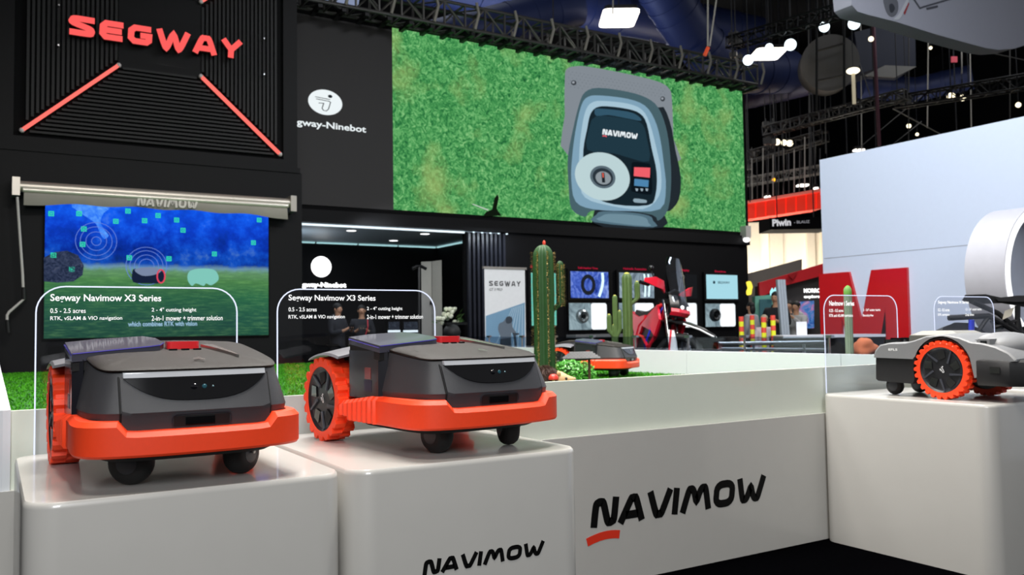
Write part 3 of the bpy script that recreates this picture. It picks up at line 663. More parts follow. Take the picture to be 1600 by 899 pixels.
q = MB(); q.ball((-.28, -.06, .41), (.04, .004, .04)); q.build('screen_image', glow('pic_ink', '#2c4450', 1), t)
def light_box(px0, py0, px1, py1, split, label, kind):
    a_, b_ = P(px0, py1, y=YL), P(px1, py0, y=YL); z0, z1 = a_.z, b_.z
    t = thing('lit_display_box', label, 'display', ((a_.x + b_.x) / 2, YL, z0), group='lit white display boxes below the screens')
    rel(t, MB().box(a_.x - .03, b_.x + .03, YL - .04, YL + .008, z0 - .03, z1 + .03).bevel(.01, 1)).build('frame', mat('bezel', '#0a0a0c', .25), t)
    xs = a_.x + (b_.x - a_.x) * split
    rel(t, MB().box(a_.x, xs, YL - .045, YL - .04, z0, z1)).build('picture', noise_glow('box_pic' + str(px0), [(.35, '#5f7078'), (.55, '#8fa4ac'), (.75, '#c2d4d8')], 1.5, 3), t)
    q = MB(); q.prism([(p_[0], p_[1]) for p_ in rrect(b_.x - xs, z1 - z0, .06, 4, (xs + b_.x) / 2, (z0 + z1) / 2)], 'y', YL - .055, YL - .04); rel(t, q).build('lit_panel', glow('box_white', '#f6fbff', 1.1), t)
    cxm, czm = a_.x + (xs - a_.x) * .5, (z0 + z1) / 2
    q = MB().lathe([(.03, 0), (.13, 0), (.165, -.05), (.15, -.12), (.11, -.14), (.07, -.1), (.03, -.06)], 20, 'y', (cxm, YL - .05, czm))
    rel(t, q).build('motor_hub', mat('motor', '#9aa3a6', .3, .7) if kind else mat('motor_dark', '#33383c', .3, .6), t, 30)
    q = MB().lathe([(.0, -.10), (.045, -.10), (.045, -.15), (0, -.15)], 14, 'y', (cxm, YL - .05, czm)); rel(t, q).build('hub_cap', mat('cap_dark', '#202326', .3, .5), t, 30)
light_box(888, 474, 945.5, 516, .58, 'lit white box with a wheel motor under the blue screen', 1)
light_box(966, 474, 1019, 514, .45, 'lit white box mostly behind the motorcycle seat and the cacti', 1)
light_box(1052, 474, 1086, 512, .3, 'lit white box behind the motorcycle front wheel', 0)
light_box(1101, 475, 1146, 511, .48, 'lit white box with a dark motor, rightmost below the pale screen', 0)
red_text = glow('red_text', '#b81c3c', .9)
for s_, x0_, x1_, yb_ in (('Smart', 829, 842, 419), ('Self-Healing Tires', 903, 934, 421.5), ('Hydraulic Suspension', 974, 1010, 422.5), ('Display', 1064, 1077, 425), ('Engine', 1117, 1134, 427)):
    gtext(fc, s_, x0_, yb_, x1_, yb_ - 4.5, YL + .005, red_text, .03, name='lettering')
# wall ledge below the screens
q_ = P(888, 520, y=YL - .1); rel(fc, MB().box(10.85, 12.9, YL - .35, YL + .01, .95, 1.02)).build('shelf', mat('shelf_grey', '#77797c', .4), fc)
# roll-up banner
YR = 13.6
a_, b_ = P(758.5, 545, y=YR), P(820, 421, y=YR); zt_ = (P(758, 419, y=YR).z + b_.z) / 2
bn = thing('rollup_banner', 'white roll-up banner with black lettering and a rider under a blue dome', 'banner', ((a_.x + b_.x) / 2, YR, 0))
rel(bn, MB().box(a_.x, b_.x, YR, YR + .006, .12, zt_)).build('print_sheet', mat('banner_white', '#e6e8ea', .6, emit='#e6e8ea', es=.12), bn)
rel(bn, MB().box(a_.x - .03, b_.x + .03, YR - .02, YR + .03, zt_ - .01, zt_ + .03).bevel(.008, 1)).build('top_rail', alu, bn)
rel(bn, MB().box(a_.x - .05, b_.x + .05, YR - .1, YR + .12, 0, .12).bevel(.02, 2)).build('base_cassette', alu, bn)
rel(bn, MB().tube([((a_.x + b_.x) / 2, YR + .05, .1), ((a_.x + b_.x) / 2, YR + .05, zt_)], .012, 8)).build('support_pole', alu, bn)
flat(bn, [(759, 494), (820, 473), (820, 640), (759, 640)], YR - .001, mat('banner_blue', '#7fa9c8', .6, var=.15, nscale=1.2), 'print', 0)
for i in range(7): flat(bn, [(800 + i * 2.6, 482 - i * .9), (801.2 + i * 2.6, 481.6 - i * .9), (766 + i * 8.4, 560), (764.5 + i * 8.4, 560)], YR - .001, mat('banner_ray', '#b7d2e4', .6), 'print', 1)
rider = mat('banner_rider', '#3a4450', .6, var=.3, nscale=8); rider2 = mat('banner_rider_light', '#6b7886', .6)
flat(bn, [(781, 548), (782, 528), (778, 515), (780, 506), (786, 503), (791, 498), (799, 502), (801, 512), (806, 519), (804, 523), (799, 520), (799, 532), (798, 548)], YR - .001, rider2, 'print', 2, 3)
flat(bn, [(790, 500), (791, 496), (796, 494.5), (800, 497), (800, 503), (795, 506), (791, 505)], YR - .001, rider, 'print', 3, 3)
flat(bn, [(782, 560), (781, 530), (798, 528), (799, 560)], YR - .001, rider, 'print', 3, 0)
flat(bn, [(800, 520), (811, 521), (811, 523), (806, 524), (809, 560), (806, 560), (802, 525)], YR - .001, rider, 'print', 3, 0)
wa, wt, we = P(764, 447, y=YR), P(764, 439, y=YR), P(813, 447, y=YR)
for c, mb in logo_word('SEGWAY', GL, .24, wt.z - wa.z, lambda x, y: (wa.x + x, YR - .004, wa.z + y), gap=.5, width=we.x - wa.x): rel(bn, mb).build('letter', mat('banner_ink', '#1c1c20', .6), bn)
gtext(bn, 'GT 3 PRO', 764.5, 454.5, 785, 450.5, YR - .004, mat('banner_ink', '#1c1c20', .6), .01, .3, name='lettering')
# ================================================================ PEOPLE
def person(label, loc, h, facing, jacket, trousers, hair, pose='hold', hold=None, hair_long=False, lean=0.0, skin='#b98a6c', hood=False, mask=False):
    """standing figure; facing = direction the chest looks (degrees in world); arms posed to hold a phone or hang"""
    t = thing('person', label, 'person', loc, math.radians(facing + 90), 'people in the hall')
    k = h / 1.75
    def V3(x, y, z): return (x * k, y * k - lean * max(0, z - .9) * k, z * k)
    # local frame: chest looks towards -y, x to the person's left
    J = {'pelvis': V3(0, 0, .93), 'waist': V3(0, .01, 1.08), 'chest': V3(0, .0, 1.28), 'neck0': V3(0, .01, 1.45), 'neck1': V3(0, -.01, 1.53), 'head0': V3(0, -.015, 1.6), 'head1': V3(0, -.01, 1.69)}
    if pose == 'hold': arm = lambda s: [V3(.19 * s, .0, 1.4), V3(.25 * s, -.04, 1.14), V3(.12 * s, -.27, 1.2), V3(.07 * s, -.33, 1.24)]
    elif pose == 'aim': arm = lambda s: [V3(.19 * s, .0, 1.4), V3(.24 * s, -.16, 1.2), V3(.1 * s, -.34, 1.42), V3(.05 * s, -.38, 1.47)]
    else: arm = lambda s: [V3(.19 * s, .0, 1.4), V3(.24 * s, .02, 1.13), V3(.24 * s, -.05, .88), V3(.23 * s, -.07, .8)]
    vs = [J[q] for q in ('pelvis', 'waist', 'chest', 'neck0', 'neck1', 'head0', 'head1')]; es = [(0, 1), (1, 2), (2, 3), (3, 4), (4, 5), (5, 6)]
    rs = [(.10 * k, .08 * k), (.10 * k, .07 * k), (.12 * k, .08 * k), (.075 * k, .075 * k), .055 * k, (.075 * k, .085 * k), (.072 * k, .085 * k)]
    for s in (-1, 1):
        a = arm(s); i0 = len(vs); vs += a; es += [(2, i0), (i0, i0 + 1), (i0 + 1, i0 + 2), (i0 + 2, i0 + 3)]; rs += [.062 * k, .048 * k, .034 * k, .026 * k]
        # fingers and thumb
        hd = Vector(a[3]); d = (Vector(a[3]) - Vector(a[2])).normalized()
        for j, (ox, ln) in enumerate(((-.022, .05), (-.008, .065), (.008, .06), (.022, .045))):
            p1 = hd + d * ln * .7 * k + Vector((ox * k, 0, .006 * k)); p2 = p1 + (d * ln * .5 + Vector((0, -.01, -.02))) * k; i1 = len(vs); vs += [tuple(p1), tuple(p2)]; es += [(i0 + 3, i1), (i1, i1 + 1)]; rs += [.009 * k, .008 * k]
        i1 = len(vs); vs.append(tuple(hd + Vector((-s * .03, -.01, .035)) * k)); es.append((i0 + 3, i1)); rs.append(.010 * k)
        l0 = len(vs); vs += [V3(.1 * s, 0, .86), V3(.11 * s, -.01, .5), V3(.115 * s, .02, .1), V3(.12 * s, -.12, .04)]; es += [(0, l0), (l0, l0 + 1), (l0 + 1, l0 + 2), (l0 + 2, l0 + 3)]; rs += [.075 * k, .055 * k, .040 * k, .035 * k]
    me = skin_mesh('body', vs, es, rs, 1); o_ = new_obj('body', me, mat('skin' + skin, skin, .55), t); me.shade_smooth()
    # jacket with sleeves
    jv = [V3(0, 0, .80), J['waist'], J['chest'], V3(0, .01, 1.46), V3(0, 0, .95)]; je = [(0, 4), (4, 1), (1, 2), (2, 3)]; jr = [(.20 * k, .15 * k), (.175 * k, .135 * k), (.19 * k, .135 * k), (.085 * k, .085 * k), (.195 * k, .15 * k)]
    for s in (-1, 1):
        a = arm(s); i0 = len(jv); m_ = tuple(Vector(a[2]) * .96 + Vector(a[1]) * .04); jv += [a[0], a[1], m_]; je += [(2, i0), (i0, i0 + 1), (i0 + 1, i0 + 2)]; jr += [.082 * k, .066 * k, .048 * k]
    me = skin_mesh('jacket', jv, je, jr, 1); new_obj('jacket', me, mat('cloth' + jacket, jacket, .85, var=.15, nscale=10), t); me.shade_smooth()
    tv_ = [V3(0, 0, .98)]; te = []; tr_ = [(.16 * k, .12 * k)]
    for s in (-1, 1):
        i0 = len(tv_); tv_ += [V3(.1 * s, 0, .84), V3(.11 * s, -.01, .5), V3(.115 * s, .01, .1)]; te += [(0, i0), (i0, i0 + 1), (i0 + 1, i0 + 2)]; tr_ += [.105 * k, .08 * k, .065 * k]
    me = skin_mesh('trousers', tv_, te, tr_, 1); new_obj('trousers', me, mat('cloth' + trousers, trousers, .85, var=.15, nscale=10), t); me.shade_smooth()
    for s in (-1, 1):
        q = MB().ball(V3(.12 * s, -.06, .045), (.05 * k, .14 * k, .05 * k), 10, 6); q.build('shoe', mat('shoe_black', '#121212', .5), t, 40)
    hc = V3(0, .005, 1.685)
    q = MB(); q.ball(hc, (.085 * k, .098 * k, .088 * k), 14, 8)
    if hair_long: q.ball(V3(0, .05, 1.58), (.085 * k, .06 * k, .13 * k), 12, 6)
    q.build('hair', mat('hair' + hair, hair, .7, var=.2), t, 40)
    # face: sits forward of the hair
    q = MB(); q.ball(V3(0, -.045, 1.635), (.066 * k, .062 * k, .085 * k), 12, 8); q.ball(V3(0, -.107, 1.628), (.012 * k, .018 * k, .02 * k), 8, 6)
    for s in (-1, 1): q.ball(V3(.078 * s, .0, 1.635), (.012 * k, .02 * k, .03 * k), 8, 6)
    q.build('face', mat('skin' + skin, skin, .55), t, 60)
    for s in (-1, 1): q = MB().ball(V3(.027 * s, -.1, 1.65), (.011 * k, .007 * k, .007 * k), 8, 5); q.build('eye', mat('eye_dark', '#1a1210', .3), t)
    q = MB().ball(V3(0, -.1, 1.59), (.022 * k, .008 * k, .006 * k), 8, 5); q.build('mouth', mat('lip', '#8a4a42', .5), t)
    if hood: q = MB().ball(V3(0, .06, 1.47), (.13 * k, .08 * k, .08 * k), 12, 6); q.build('hood', mat('cloth' + jacket, jacket, .85), t, 50)
    if hold:
        a = arm(1); b2 = arm(-1); mid = (Vector(a[3]) + Vector(b2[3])) / 2 + Vector((0, -.05, .03))
        M_ = t.matrix_basis.copy(); M_ = Matrix.Translation(Vector(loc)) @ Matrix.Rotation(math.radians(facing + 90), 4, 'Z')
        w_ = M_ @ mid; ph = MB().box(-.075, .075, -.006, .006, -.036, .05).bevel(.004, 1)
        o_ = ph.build('phone', mat('phone_black', '#141418', .2), None); o_.location = w_; o_.rotation_euler = (0, 0, math.radians(facing + 90)); tag(o_, hold, 'phone')
    return t
def at_head(px, py_top, h, d):
    """feet position for a person of height h whose crown is seen at px, py_top: depth from height"""
    r = to_world(Vector((px - 800.0, 449.5 - py_top, F))); t_ = (h - EYE) / r.z
    return Vector((r.x * t_, r.y * t_, 0))
pA = at_head(527, 466, 1.72, 17); pB = at_head(565, 468, 1.70, 17)
def clampY(p_, y): k_ = y / p_.y; return Vector((p_.x * k_, y, 0))
pA = clampY(pA, 16.6); pB = clampY(pB, 17.0)
person('person in a black jacket looking down at a phone, left in the dark booth room', pA, 1.72, -60, '#1b1e26', '#15161a', '#0c0a0a', 'hold', 'phone held by the left person in the dark booth room', hood=True)
person('person in dark clothing facing the camera with a red strap, in the dark booth room', pB, 1.70, -110, '#191b22', '#14151a', '#0b0909', 'hold', 'phone held by the person with the red strap')
q = MB().tube([(pB.x + .05, pB.y - .2, 1.4), (pB.x - .03, pB.y - .42, 1.25), (pB.x - .1, pB.y - .4, 1.0)], .012, 6); o_ = q.build('neck_strap', mat('strap_red', '#b0202c', .6)); tag(o_, 'red strap hanging from the hands of the person in the booth room', 'strap')
# unseen area light aimed at the two
area('people_light', (6.3, 15.0, 3.0), (6.9, 16.8, 1.3), .8, 16, (.9, .95, 1))
# ================================================================ MOWERS
shell_m = mat('shell_graphite', '#3b3b3e', 0.42, var=0.05, nscale=120, bump=0.25)
lid_m = mat('lid_graphite', '#211c19', 0.55, var=0.06, nscale=160, bump=0.3, spec=.3)
orange = mat('orange_plastic', '#f84418', 0.5, var=0.04, nscale=90, bump=0.15)
tyre_b = mat('rubber_black', '#141414', 0.6, var=0.15, nscale=40, bump=0.2)
gloss_b = mat('gloss_black', '#08080a', 0.12, coat=0.6)
hub_m = mat('hub_charcoal', '#2c2d33', 0.4, var=0.08)
dark_m = mat('recess_black', '#050506', 0.7)
silver = mat('silver_trim', '#b6b4b0', 0.25, 0.9)
body_ctl = [(0, -.118), (.08, -.116), (.14, -.112), (.19, -.101), (.225, -.076), (.243, -.025), (.25, .06), (.252, .16), (.25, .27), (.246, .355), (.232, .40), (.20, .44), (.185, .50), (.18, .58), (.165, .635), (.12, .66), (0, .668)]
CY = .27
body_ctl = catmull(body_ctl, 3, False)
def half_to_full(h): return h + [(-x, y) for x, y in h[-2:0:-1]]
def scaled(s, sy=None, dy=0.0):
    sy = s if sy is None else sy
    return [(x * s, CY + (y - CY) * sy + dy) for x, y in half_to_full(body_ctl)]
prof = [(.095, .945), (.11, .962), (.185, .995), (.190, 1.0), (.240, .950), (.285, .905)]   # height, scale
def sc_at(z):
    for (z0, s0_), (z1, s1_) in zip(prof, prof[1:]):
        if z <= z1: return s0_ + (s1_ - s0_) * max(0, (z - z0) / (z1 - z0))
    return prof[-1][1]
def yf(x, z):
    """y of the body front at lateral x and height z"""
    s = sc_at(z); xx = abs(x) / s
    for (x0, y0), (x1, y1) in zip(body_ctl[:20], body_ctl[1:21]):
        if xx <= x1: y = y0 + (y1 - y0) * (xx - x0) / max(1e-6, (x1 - x0)); break
    else: y = .06
    return CY + (y - CY) * s
def zlift(y): return .0 if y < -.05 else (.052 * min(1, (y + .05) / .42)) if y < .5 else .052 - .03 * (y - .5) / .17
def front_patch(name, outline, m_, parent, off, n=12, label=None, thick=.003, smooth=14):
    """sheet that follows the curved front; outline = list of (x, z_low, z_high)"""
    b = MB(); ra = []; rb = []
    rings = []
    for x, z0, z1 in outline:
        k = 20; zs = [z0 + (z1 - z0) * j / k for j in range(k + 1)]
        rings.append([(x, yf(x, z) - off, z) for z in zs] + [(x, yf(x, z) - off + thick, z) for z in reversed(zs)])
    b.loft(rings); return b.build(name, m_, parent, smooth, label)
def wheel_tyre(r, w, nl, lug=.010):
    b = MB(); n = nl * 4
    rings = []
    for hx in (-w / 2, -w / 2 + .006, w / 2 - .006, w / 2):
        rr = r - lug - (.005 if abs(hx) > w / 2 - .003 else 0)
        rings.append([(hx, rr * math.cos(2 * PI * k / n), rr * math.sin(2 * PI * k / n)) for k in range(n)])
    inner = [[(hx, (r - .033) * math.cos(2 * PI * k / n), (r - .033) * math.sin(2 * PI * k / n)) for k in range(n)] for hx in (w / 2, -w / 2)]
    allr = rings + inner + [rings[0]]
    b.loft(allr, False, False)
    bmesh.ops.remove_doubles(b.bm, verts=list(b.bm.verts), dist=1e-5)
    for side in (0, 1):
        for i in range(nl):
            a0 = 2 * PI * (i + .5 * side) / nl; da = 2 * PI / nl * .28
            x0, x1 = (-w / 2 - .001, .0) if side == 0 else (.0, w / 2 + .001)
            rr = []
            for aa_, rad in ((a0 - da * 1.25, r - lug - .002), (a0 - da * .7, r), (a0 + da * .6, r), (a0 + da * 1.5, r - lug - .002)):
                rr.append((aa_, rad))
            b.loft([[(x, rad * math.cos(a_), rad * math.sin(a_)) for a_, rad in rr] + [(x, (r - lug - .006) * math.cos(a_), (r - lug - .006) * math.sin(a_)) for a_, rad in (rr[3], rr[0])] for x in (x0, x1)])
    return b
def logo_mark(parent, o_, u, v, size, m_):
    o_, u, v = Vector(o_), Vector(u), Vector(v); f = lambda x, y: tuple(o_ + u * x * size + v * y * size); b = MB()
    b.poly([f(.22 + .13 * math.cos(2 * PI * i / 12), .62 + .13 * math.sin(2 * PI * i / 12)) for i in range(12)])
    b.stroke([(-.1, .5), (.05, .45), (.3, .1), (.5, -.3), (.42, -.45), (.2, -.42), (.05, -.1), (-.15, .15), (-.35, .0)], .12, f)
    b.stroke([(-.15, .2), (-.4, .15)], .1, f); b.stroke([(-.02, -.02), (-.25, -.2)], .1, f)
    b.build('logo', m_, parent)
def big_wheel(parent, x, y, r=.145, w=.075, out=-1, nl=20):
    """rear wheel: an empty-free tyre mesh holding hub and spokes as sub-parts"""
    b = wheel_tyre(r, w, nl); t = b.build('wheel', orange, parent, 25); t.location = (x, y, r)
    f = out; rh = r - .032
    q = MB(); q.lathe([(0, f * w * .30), (rh * .3, f * w * .30), (rh, f * w * .38), (rh, -f * w * .3), (0, -f * w * .3)], 40, 'x'); q.build('hub', hub_m, t, 30)
    q = MB(); q.lathe([(rh - .012, f * w * .36), (rh - .002, f * w * .46), (rh + .002, f * w * .46), (rh + .002, f * w * .3)], 40, 'x'); q.build('rim_ring', mat('rim_black', '#1b1b1f', .35), t, 30)
    xo = f * (w * .355 + .002)
    for k in range(5):
        a = 2 * PI * k / 5 + .35
        c, s_ = math.cos(a), math.sin(a)
        loc2 = lambda u, v: (u * c - v * s_, u * s_ + v * c)
        pts = [loc2(*p_) for p_ in ((rh * .42, -.013), (rh * .78, -.026), (rh * .86, .012), (rh * .55, .020))]
        q = MB(); q.prism(pts, 'x', xo, xo + f * .003); q.build('spoke_opening', dark_m if k % 2 else gloss_b, t)
        q = MB(); pr = [loc2(*p_) for p_ in ((rh * .30, .026), (rh * .82, .044), (rh * .84, .052), (rh * .28, .036))]
        q.prism(pr, 'x', xo, xo + f * .005); q.build('spoke_rib', mat('hub_rib', '#3a3c44', .35), t)
    logo_mark(t, (f * (w * .355 + .006), 0, 0), (0, -f * 1.0 * -1 if f < 0 else 1, 0), (0, 0, 1), .026, mat('logo_white', '#e8e8ea', .4))
    return t
def caster(parent, x, y, rot, r=.056, w=.062):
    b = MB(); prf = [(.006, -w / 2), (r * .55, -w / 2), (r * .84, -w * .40), (r * .97, -w * .22), (r, 0), (r * .97, w * .22), (r * .84, w * .40), (r * .55, w / 2), (.006, w / 2)]
    b.lathe(prf, 28, 'x'); t = b.build('front_wheel', tyre_b, parent, 40); t.location = (x, y, r); t.rotation_euler = (0, 0, rot)
    for s in (-1, 1):
        q = MB(); q.lathe([(0, s * (w / 2 + .003)), (.014, s * (w / 2 + .003)), (.026, s * (w / 2 + .001)), (.028, s * (w / 2 - .004)), (0, s * (w / 2 - .004))], 20, 'x'); q.build('wheel_cap', hub_m, t, 30)
    q = MB(); q.tube([(w / 2 + .006, 0, 0), (w / 2 + .010, .0, .03), (0, .012, r + .012), (-.0, .012, r + .035)], .006, 8); q.build('fork', silver, t, 40)
    return t
def dark_mower(label, loc, rz, ca=(6, -28), group='dark grey robot mowers with orange bumpers'):
    M_ = thing('robot_mower', label, 'robot mower', loc, math.radians(rz), group)
    # body shell
    b = MB(); rings = [[(x, y, z + zlift(y) * (max(0, z - .19) / .095)) for x, y in scaled(s)] for z, s in prof]
    R = b.loft(rings); b.build('shell', shell_m, M_, 14)
    # top cover: domed lid with overhanging front edge
    b = MB(); rr = []
    for dz, s, in ((-.004, .875), (-.001, .905), (.005, .912), (.009, .90), (.014, .80), (.018, .6), (.020, .35), (.021, .08)):
        rr.append([(x, y - .0, .288 + dz * (1 if y > 0 else .75) + zlift(y)) for x, y in scaled(s, s)])
    b.loft(rr); b.build('top_cover', lid_m, M_, 50)
    # seam groove of the lid across the top behind the control plate
    # nose fascia standing proud of the shell
    N_ = 18; xs = [-.178 + .356 * i / N_ for i in range(N_ + 1)]
    front_patch('nose_panel', [(x, .108 + .012 * max(0, abs(x) / .178 - .9) * 10, .272) for x in xs], shell_m, M_, .006, thick=.008)
    for s in (-1, 1):
        b = MB(); b.tube([(s * .181, yf(.181, z) - .0015, z) for z in (.11, .15, .19, .23, .262, .276)], .0022, 6); b.build('seam', dark_m, M_)
    vis = [(x, .272 - .056 * max(0, 1 - (abs(x) / .172) ** 3), .276) for x in [-.172 + .344 * i / 20 for i in range(21)]]
    vis = [(x, min(z0, z1 - .004), z1) for x, z0, z1 in vis]
    front_patch('camera_visor', vis, gloss_b, M_, .0105, thick=.004)
    lb = [(x, .2735, .2865) for x in [-.172 + .344 * i / 20 for i in range(21)]]
    front_patch('light_bar', lb, mat('light_bar', '#a6a8ac', .12, .2, emit='#c0c4ca', es=.22), M_, .0135, thick=.01)
    for x, r_, mm in ((-.012, .0085, 'lens_dark'), (.013, .006, 'lens_teal'), (.034, .0022, 'lens_spot')):
        b = MB(); b.lathe([(0, 0), (r_, 0), (r_ * .8, -.002), (0, -.0026)], 16, 'y', (x, yf(x, .247) - .011, .247))
        b.build('camera_lens', mat(mm, {'lens_dark': '#101014', 'lens_teal': '#2c5a66', 'lens_spot': '#9ac0c8'}[mm], .08, coat=1.0), M_, 40)
    # lower pocket
    pk = [(x, .152, .178) for x in [-.062 + .134 * i / 8 for i in range(9)]]
    front_patch('sensor_pocket', pk, dark_m, M_, .0075, thick=.003)
    b = MB(); f = lambda x, z: (x, yf(x, z) - .009, z); b.stroke([(p_[0], p_[1]) for p_ in rrect(.142, .034, .012, 4, .005, .165)], .003, f, closed=True); b.solid((0, .002, 0)); b.build('pocket_rim', hub_m, M_)
    b = MB().box(-.035, .035, yf(0, .165) - .0105, yf(0, .165) - .006, .156, .174); b.build('pocket_insert', gloss_b, M_)
    # bumper: outline swept, stepped top, ribbed flanks
    half = [(0, -.150), (.08, -.148), (.15, -.138), (.21, -.122), (.248, -.098), (.268, -.066), (.276, -.03), (.278, .03), (.2745, .10), (.275, .16)]
    rib = []
    y = .16
    while y < .40: rib += [(.275, y), (.283, y + .006), (.283, y + .016), (.275, y + .024)]; y += .034
    half = catmull(half, 3, False) + rib[1:] + [(.272, .43)]
    out_ = [(-x, y) for x, y in half[::-1]] + half[1:]
    def top(x, y):
        if y < -.02 and abs(x) < .170: return .148
        if y < -.02 and abs(x) < .192: return .148 + .026 * (abs(x) - .170) / .022
        return .174 - .024 * max(0, min(1, (y - .2) / .2))
    rings = []
    for i, (x, y) in enumerate(out_):
        a = out_[max(0, i - 1)]; c_ = out_[min(len(out_) - 1, i + 1)]; t = Vector((c_[0] - a[0], c_[1] - a[1])).normalized(); nrm = Vector((t.y, -t.x))
        if abs(x) > .2 and y > 0: nrm = Vector((1 if x > 0 else -1, 0))
        if nrm.dot(Vector((x, y - CY))) < 0: nrm = -nrm
        ci = lambda d: (x - nrm.x * d, y - nrm.y * d)
        zt = top(x, y); zb = .086 + (.012 if y > .36 else 0)
        q0, q1, q2, q3 = ci(.004), ci(0), ci(.012), ci(.034)
        rings.append([(q0[0], q0[1], zb), (q1[0], q1[1], zb + .006), (q1[0], q1[1], zt - .014), (q2[0], q2[1], zt - .002), (q3[0], q3[1], zt), (q3[0], q3[1], zb)])
    b = MB(); b.loft(rings); b.build('bumper', orange, M_, 32)
    # black chassis under the shell
    b = MB(); b.loft([[(x * s, CY + (y_ - CY) * s, z) for x, y_ in scaled(.93)] for z, s in ((.066, .9), (.075, .96), (.1, 1.0))]); b.build('chassis', dark_m, M_, 30)
    # side saddle: control plate wrapping from the flank onto the lid
    def tilt(b_):
        for v in b_.bm.verts: v.co.z += (v.co.y - .15) * .125 + (v.co.x + .26) * .075
    b = MB(); b.loft([[(-.236, .150, z), (-.262, .165, z), (-.262, .368, z), (-.236, .375, z + (.02 if z > .3 else 0))] for z in (.163, .316)] ); b.bevel(.006, 2); b.build('side_cover', mat('saddle_black', '#14151c', .28, coat=.4), M_, 30)
    b = MB(); top_out = [(-.264, .150), (-.262, .37), (-.18, .385), (-.06, .36), (-.035, .30), (-.03, .20), (-.045, .165), (-.07, .158)]
    b.prism(top_out, 'z', .310, .333); b.bevel(.008, 3); tilt(b); b.build('control_plate', mat('plate_slate', '#3f3f4b', .3, coat=.5), M_, 30)
    b = MB(); b.prism([(p_[0] * .99 - .001, CY + (p_[1] - CY) * .96) for p_ in top_out], 'z', .285, .312); tilt(b); b.build('plate_underside', dark_m, M_)
    b = MB(); b.tube([(-.2635, .153, .326), (-.2635, .367, .326)], .0022, 6); b.tube([(-.262, .150, .331), (-.07, .1575, .331), (-.045, .165, .331), (-.03, .2, .331)], .0018, 6); tilt(b); b.build('plate_trim', mat('trim_violet', '#5a54b8', .25, .5), M_)
    b = MB().box(-.2635, -.2605, .215, .255, .225, .262); b.bevel(.0008, 1); b.build('side_window', mat('window_red', '#7c3a38', .15), M_)
    b = MB().box(-.2632, -.2600, .21, .26, .185, .222); b.bevel(.0008, 1); b.build('side_label', mat('label_navy', '#20223a', .35), M_)
    # red stop button and three keys
    b = MB(); b.prism(rrect(.086, .050, .012, 4, .02, .205), 'z', .334, .358); b.bevel(.004, 2); b.build('stop_button', mat('button_red', '#e0252a', .3, coat=.4), M_, 40)
    for i in range(3):
        b = MB(); b.prism(rrect(.022, .010, .003, 3, -.012 + .032 * i, .162), 'z', .333, .3385); b.build('key', gloss_b, M_)
    b = MB()
    zt_ = lambda x, y: .288 + zlift(y) + .0285 - .028 * (abs(x) / .24) ** 2 - (.014 if y < .1 else 0)
    b.loft([[(x - w_, y, z), (x + w_, y - .008, z - .001), (x + w_, y - .008, z - .012), (x - w_, y, z - .012)] for x, y, z, w_ in ((.088, .215, .3490, .016), (.104, .15, .3405, .011), (.118, .09, .3315, .007), (.130, .035, .3225, .003))]); b.build('chevron_strip', silver, M_)
    logo_mark(M_, (.02, .0, .3145), (1, 0, .0), (0, .96, .17), .028, silver)
    text('SEGWAY', 'lettering', mat('trim_grey', '#8e8c8a', .4), M_, ((-.05, .36, .3605), (1, 0, 0), (0, .998, -.03)), width=.13, height=.018, bold=.02)
    text('EFLS', 'lettering', mat('trim_dark', '#2b2a2c', .4), M_, ((-.19, .045, .3145), (1, .1, 0.02), (-.1, .99, .16)), width=.045, height=.012, bold=.03)
    # wheels, fenders, axle arms
    for s in (-1, 1):
        big_wheel(M_, s * .2475, .545, out=s)
        b = MB(); rg = []
        for k in range(11):
            y_ = .40 + .24 * k / 10; z = .306 - .035 * ((y_ - .50) / .12) ** 2 * .45
            rg.append([(s * .180, y_, z + .02), (s * .235, y_, z + .010), (s * .285, y_, z - .0), (s * .290, y_, z - .008), (s * .235, y_, z + .002), (s * .180, y_, z + .008)])
        b.loft(rg); b.build('fender', mat('fender_grey', '#6b6b70', .35), M_, 40)
        b = MB(); b.loft([[(s * .17, y0, z), (s * .21, y0, z), (s * .21, y1, z), (s * .17, y1, z)] for z, y0, y1 in ((.10, .44, .62), (.22, .42, .60), (.31, .45, .56))]); b.bevel(.01, 2); b.build('wheel_arm', dark_m, M_, 30)
    caster(M_, -.137, .02, math.radians(ca[0])); caster(M_, .137, .02, math.radians(ca[1]))
    return M_
m1 = dark_mower('dark grey robot mower with orange bumper on the leftmost white pedestal', (.4425, 2.36, .79), 1, (58, -50))
m2_ = dark_mower('dark grey robot mower with orange bumper on the pedestal with black lettering', (1.318, 2.40, .79), 5.7, (14, -18))
m3 = dark_mower('dark grey robot mower with orange bumper on the lawn behind the cactus', (5.24, 6.62, .69), 32)
# ---------------------------------------------------------------- pale grey mower on the third pedestal
gm = thing('robot_mower', 'pale grey robot mower with large orange wheels on the right pedestal', 'robot mower', (4.22, 2.53, .79), 0)
grey = mat('shell_pale', '#7d7e80', .42, var=.04, nscale=120, bump=.2); blk = mat('body_black', '#1a1a1c', .5, nscale=100, bump=.2)
